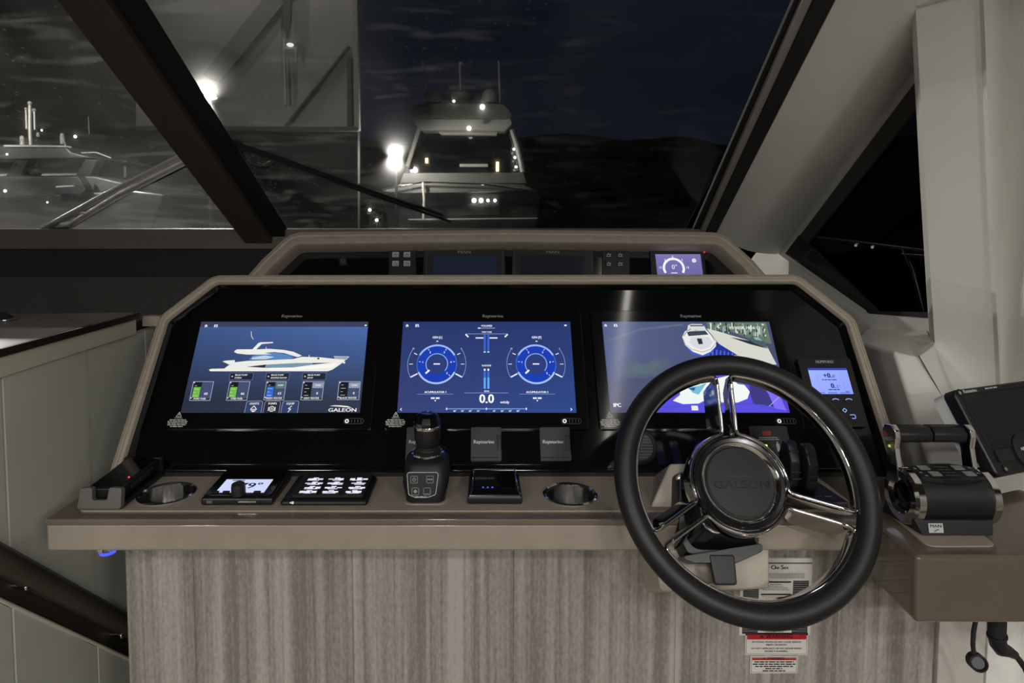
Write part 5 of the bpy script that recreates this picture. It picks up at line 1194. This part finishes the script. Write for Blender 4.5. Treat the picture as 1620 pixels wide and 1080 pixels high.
def px_builder(t_, Y0):
    I = t_.matrix_world.inverted()
    def ps(name, px, Y, d, mat, bev=0):
        b = B().slab([I @ at(u, v, Y) for u, v in px], (0, d, 0))
        if bev: b.bevel(bev)
        return b.build(name, mat, t_)
    def pt(name, pts, r, mat, k=8): return B().tube([I @ at(u, v, Y) for u, v, Y in pts], r, k).build(name, mat, t_)
    def pd(name, u, v, Y, r, mat, sz=1): return B().ball(I @ at(u, v, Y), r, 14, sz=sz).build(name, mat, t_)
    return ps, pt, pd
ya = thing('motor_yacht', 'large motor yacht facing us with domes and aerials on its hardtop', 'yacht', T(at(730, 340, 27).x, 27, ZW))
ps, pt, pd = px_builder(ya, 26)
ps('hull', [(600, 306), (640, 300), (735, 297), (832, 300), (858, 310), (846, 390), (700, 400), (622, 390)], 25.5, 8, hull_m, .15)
ps('bow_deck', [(604, 303), (632, 291), (735, 288), (828, 292), (846, 300), (735, 305), (640, 306)], 24.8, 5, gel_d, .06)
ps('brow', [(638, 273), (828, 273), (834, 290), (632, 290)], 25.6, 4, gel_d, .05)
ps('windscreen', [(668, 212), (808, 212), (824, 273), (646, 273)], 26.6, .1, ywin)
ps('cabin', [(662, 206), (812, 206), (830, 274), (640, 274)], 26.9, 4, gel_d)
ps('window_header', [(690, 206), (788, 206), (786, 214), (698, 213)], 26.3, .4, gel, .03)
pt('arch_leg', [(664, 200, 26.2), (656, 226, 26.1), (644, 264, 26.0)], .09, gel)
pt('arch_leg', [(808, 200, 26.2), (818, 232, 26.1), (827, 272, 26.0)], .10, gel)
ps('hardtop', [(650, 180), (652, 168), (664, 163), (796, 163), (806, 172), (812, 184), (800, 188), (660, 188)], 25.6, 4.5, gel_d, .08)
ps('hardtop_brow', [(655, 180), (806, 180), (811, 196), (800, 207), (668, 206), (656, 196)], 25.8, 3.6, gel, .06)
for u, r in ((686, .38), (775, .36)):
    I = ya.matrix_world.inverted(); c = I @ at(u, 165, 26.5)
    B().lathe([(0, .62), (r*.45, .60), (r*.8, .46), (r, .22), (r*.98, .05), (r*.7, 0), (0, 0)], 20, Matrix.Translation(c)).build('radar_dome', gel, ya)
c = I @ at(731, 165, 26.4); B().lathe([(0, .55), (.30, .52), (.46, .42), (.42, .2), (.2, .0), (0, 0)], 20, Matrix.Translation(c)).box(c+Vector((0, 0, .68)), (1.1, .16, .14)).build('radar_scanner', gel_d, ya)
for u, v0, v1 in ((672, 96, 150), (728, 98, 156), (790, 96, 162)): pt('aerial', [(u-1, v0, 26.3), (u, (v0+v1)/2, 26.3), (u+1, v1, 26.3)], .035, gel)
for u, v0 in ((672, 122), (790, 120), (729, 100)): pd('aerial_joint', u, v0, 26.28, .06, gel)
for u, v, r in ((763, 169, .10), (742, 203, .09), (718, 160, .05)): pd('deck_light', u, v, 25.3, r, lamp_w)
for u, v0, v1 in ((675, 250, 258), (787, 256, 271)): pt('cabin_lamp', [(u, v0, 26.3), (u, v1, 26.3)], .06, lamp_y)
for v in (236, 249, 264): pd('leg_light', 813+(v-236)*.12, v, 25.8, .05, lamp_w)
ps('chart_shelf', [(727, 259), (772, 259), (772, 264), (727, 264)], 26.4, .2, gel, .02)
pt('bow_rail', [(605, 300, 24.6), (670, 288, 24.6), (760, 291, 24.6), (850, 303, 24.6)], .03, chrome); pt('rail_post', [(669, 288, 24.6), (671, 318, 24.6), (670, 346, 24.6)], .05, gel)
ps('hull_window', [(732, 322), (792, 322), (790, 340), (734, 340)], 25.3, .15, ywin, .01)
for k in range(4): pd('hull_light', 750+k*11, 317, 25.2, .09 if k < 2 else .06, lamp_w)
ps('hull_stripe', [(646, 346), (850, 344), (850, 346), (646, 348)], 25.2, .2, gel)
# yacht at the left
yb2 = thing('flybridge_yacht', 'dark flybridge yacht with a mast seen through the left pane', 'yacht', T(at(80, 340, 15).x, 15, ZW))
ps, pt, pd = px_builder(yb2, 15)
ps('hull', [(-120, 318), (210, 300), (262, 306), (245, 345), (215, 420), (-120, 420)], 14.2, 4, hull_m, .08)
ps('deck_house', [(-120, 278), (150, 278), (215, 292), (222, 304), (-120, 322)], 14.5, 3.5, M('yacht_dark_grey', S(52, 53, 53), .4, var=.1, vscale=.6), .06)  # deck house in plain dark grey
ps('side_window', [(-60, 254), (150, 252), (152, 277), (-60, 279)], 15.2, .1, M('yacht_pale_blind', S(150, 150, 138), .6, var=.08, vscale=1))  # plain pale window band
ps('far_side', [(-60, 252), (196, 254), (196, 280), (-60, 282)], 16.2, .1, gel_d)
for u in (18, 128): ps('pillar', [(u-10, 279), (u+14, 279), (u+27, 252), (u+6, 252)], 14.6, .3, hull_m, .02)
ps('hardtop', [(-80, 234), (6, 230), (104, 231), (112, 240), (150, 250), (-80, 253)], 14.5, 3.0, M('yacht_dark_grey2', S(62, 63, 62), .4, var=.1, vscale=.6), .05)  # hardtop in a slightly paler dark grey
ps('hardtop_edge', [(6, 229), (104, 230), (104, 232.5), (6, 232)], 14.45, .2, gel)
pt('mast', [(47, 164, 15.3), (47, 200, 15.3), (48, 232, 15.3)], .035, gel); pt('mast_arm', [(41, 172, 15.3), (42, 204, 15.3), (55, 205, 15.3), (54, 174, 15.3)], .022, gel)
pd('mast_lamp', 47, 163, 15.25, .05, gel); pd('mast_lamp', 41, 172, 15.25, .03, gel); pd('mast_lamp', 54, 174, 15.25, .04, gel)
I = yb2.matrix_world.inverted()
for u, v, h, r in ((35, 229, .22, .045), (60, 216, .10, .03), (99, 228, .26, .05)): B().lathe([(0, h), (r*.7, h*.95), (r, h*.7), (r, 0), (0, 0)], 14, Matrix.Translation(I @ at(u, v, 15.0))).build('mast_dome', gel, yb2)
pt('awning_wire', [(100, 220, 14.9), (106, 236, 14.9), (122, 242, 14.9), (152, 241, 14.9), (176, 250, 14.9)], .018, gel)
pt('flag_staff', [(140, 184, 15, ), (141, 212, 15)], .012, gel_d)
for u, v, r in ((11, 244, .022), (119, 216, .03), (66, 206, .02), (75, 320, .018), (8, 302, .03)): pd('deck_light', u, v, 14.2, r, lamp_w)
ps('cleat', [(88, 294), (114, 293), (118, 296), (88, 297)], 14.1, .1, gel); ps('bow_cushion', [(122, 276), (136, 300), (128, 308), (84, 306), (86, 296), (118, 294)], 14.0, .3, hull_m, .03)
# pale shed wall with bracing, modelled partly from a reflection in the windshield
sh = thing('boat_shed', 'pale boat shed wall, partly a modelled windshield reflection, with dark diagonal braces beyond the middle pane', 'building', T(at(400, 200, 22).x, 22, ZW))
ps, pt, pd = px_builder(sh, 22)
shed_m = M('shed_cladding', S(138, 136, 128), .8, bump=.1, bscale=3, var=.08, vscale=.8); brace_m = M('shed_brace', S(58, 57, 53), .7, bump=.1, bscale=5)
ps('wall', [(215, -260), (559, -260), (565, 203), (215, 203)], 22, .3, shed_m)
ps('lower_wall', [(60, 204), (566, 204), (566, 420), (60, 420)], 23, .4, M('shed_dark_lower', S(26, 27, 29), .9, var=.2, vscale=.5))
ps('corner_post', [(554, -260), (562, -260), (568, 206), (560, 206)], 21.7, .3, shed_m, .02); ps('bottom_beam', [(215, 199), (566, 200), (566, 207), (215, 206)], 21.7, .25, brace_m, .02)
ps('brace', [(445, 204), (449, 204), (553, 73), (550, 72)], 21.75, .2, brace_m); ps('brace', [(320, 118), (346, 130), (560, -130), (535, -150)], 21.75, .2, M('shed_brace2', S(104, 102, 95), .7, bump=.1))
ps('inner_post', [(549, 92), (555, 92), (557, 200), (549, 200)], 21.8, .15, brace_m); ps('gutter_pipe', [(447, 60), (450, 60), (453, 166), (450, 166)], 21.7, .1, gel); ps('lamp_arm', [(448, -60), (461, -60), (459, 32), (452, 60), (448, 40)], 21.6, .2, brace_m)
pd('wall_lamp', 459, 71, 21.5, .12, M('dim_lamp', (.8, .8, .75), .4, emit=((1, .97, .9), .9)), .5); ps('lamp_bracket', [(449, 74), (470, 74), (469, 98), (466, 98), (466, 78), (450, 78)], 21.55, .1, gel)
for u_ in (280, 470):  # floodlights added out of view to brighten the shed wall
    pd('added_floodlight', u_, -200, 19.5, .10, M('added_shed_floodlight', (.9, .9, .85), .4, emit=((1, .97, .9), 430)))
    pt('added_floodlight_arm', [(u_, -206, 19.6), (u_, -212, 22)], .05, brace_m)
hall = thing('dark_hall', 'dark grey hall far behind the left pane', 'building', T(at(60, 300, 34).x, 34, ZW))
ps2, pt2, pd2 = px_builder(hall, 34)
hall_m = M('dark_hall_cladding', S(96, 95, 90), .85, bump=.1, bscale=2, var=.15, vscale=.5)
for u0_, u1_ in ((-260, -120), (-118, 20), (22, 160), (162, 300)): ps2('cladding', [(u0_, -320), (u1_, -320), (u1_, 395), (u0_, 395)], 34, .3, hall_m)
ps2('roof_beam', [(-270, -330), (302, -330), (302, -312), (-270, -312)], 33.8, .8, brace_m)
# lamp posts
def lamp_post(u, v, Y, r, strength, label):
    k_ = min(1, Y/14); c = at(u, v, Y); t_ = thing('lamp_post', label, 'lamp post', T(c.x, c.y, ZW), 'harbour lamp posts')
    H = c.z-ZW
    B().cyl((0, .25*k_, 0), (0, .25*k_, H+.1*k_), .06*k_, .045*k_, 12).build('pole', M('black_lamp_pole', (.002, .002, .002), .8, bump=.05), t_)
    B().lathe([(.0, .18*k_), (.20*k_, .14*k_), (.26*k_, .02*k_), (.24*k_, -.02*k_), (0, .0)], 20, T(0, .1*k_, H+r)).build('hood', M('black_lamp_pole', (.002, .002, .002), .8, bump=.05), t_)
    B().ball((0, 0, H), r, 16).build('globe', M('lit_globe_%d' % u, (.9, .9, .85), .4, emit=((1, .97, .88), strength)), t_)
lamp_post(-110, 110, 11.5, .07, 6500, 'added unseen harbour lamp left of the dark flybridge yacht, outside the left pane')  # added out of view to light up the flybridge yacht
lamp_post(625, 249, 23.5, .13, 900, 'lit harbour lamp left of the large motor yacht')
lamp_post(322, 157, 4.6, .026, 5200, 'lit harbour lamp peeping out beside the windshield mullion')
# cars on the quay
def car(u, v, Y, label, rot):
    c = at(u, v, Y); t_ = thing('parked_car', label, 'car', T(c.x, c.y, QZ) @ Matrix.Rotation(rot, 4, 'Z'), 'cars on the quay')
    prof = [(-2.1, .25), (2.1, .25), (2.15, .7), (1.3, .85), (.7, 1.35), (-1.0, 1.4), (-1.9, .95), (-2.15, .8)]
    B().prism(prof, -.85, .85, X=rotx(radians(90))).bevel(.08, 2).build('body', M('dark_car_paint', S(54, 58, 62), .25, coat=.5, var=.05), t_)
    B().prism([(1.15, .88), (.65, 1.28), (-.95, 1.33), (-1.6, .95)], -.87, .87, X=rotx(radians(90))).build('side_glass', ywin, t_)
    for x in (-1.3, 1.3):
        for y in (-.8, .8): B().cyl((x, y-.1, .32), (x, y+.1, .32), .32, n=18).build('wheel', rubber, t_)
    for y in (-.6, .6): B().ball((2.12, y, .62), .13, 10).build('headlight', M('car_headlight', (.8, .8, .8), .3, emit=((1, .97, .9), .9)), t_)
car(478, 340, 43, 'parked car furthest left on the quay', radians(-60)); car(535, 346, 36, 'parked car nearer to the lamp on the quay', radians(-75))
# shrubs on the quay: leafy clumps
leaf_m = M('night_shrub_leaf', S(56, 62, 44), .8, var=.3, vscale=3)
for i, (u, v, Y, r, lab) in enumerate(((600, 335, 40, 1.4, 'dark leafy shrub behind the cars, nearest the motor yacht'), (425, 300, 50, 2.6, 'tall dark shrub beside the mullion'), (566, 322, 49, 1.6, 'low dark shrub behind the wiper'))):
    c = at(u, v, Y); t_ = thing('shrub', lab, 'shrub', T(c.x, c.y, QZ), 'shrubs on the quay'); hgt = max(1.2, c.z-QZ)
    B().cyl((0, 0, 0), (0, 0, hgt*.7), .08, n=8).build('stem', brace_m, t_)
    b = B(); rng = random.Random(i)
    for k in range(420):
        d = Vector((rng.gauss(0, 1), rng.gauss(0, 1), rng.gauss(0, 1))).normalized()*r*rng.uniform(.6, 1); p = Vector((d.x, d.y, hgt*.75+d.z*.75))
        e1_ = Vector((rng.uniform(-1, 1), rng.uniform(-1, 1), rng.uniform(-1, 1))).normalized(); e2_ = e1_.orthogonal().normalized(); s_ = rng.uniform(.10, .22)
        b.bm.faces.new([b.bm.verts.new(p+e1_*s_), b.bm.verts.new(p+e2_*s_*.5), b.bm.verts.new(p-e1_*s_), b.bm.verts.new(p-e2_*s_*.5)])
    o = b.build('foliage', leaf_m, t_); o['kind'] = 'stuff'
# small craft lights along the pontoon
pn = thing('pontoon', 'low pontoon with small lights at the waterline left of the motor yacht', 'pontoon', T(at(540, 352, 30).x, 30, ZW))
B().box((0, 0, .3), (6, 2, .4)).bevel(.04).build('deck', quay_m, pn)
I = pn.matrix_world.inverted()
for u, v in ((455, 315), (500, 345), (585, 332), (596, 348)): 
    c = I @ at(u, v, 30); B().cyl((c.x, c.y, .4), (c.x, c.y, c.z), .03, n=8).build('light_post', brace_m, pn); B().ball(c, .07, 10).build('light', lamp_w, pn)
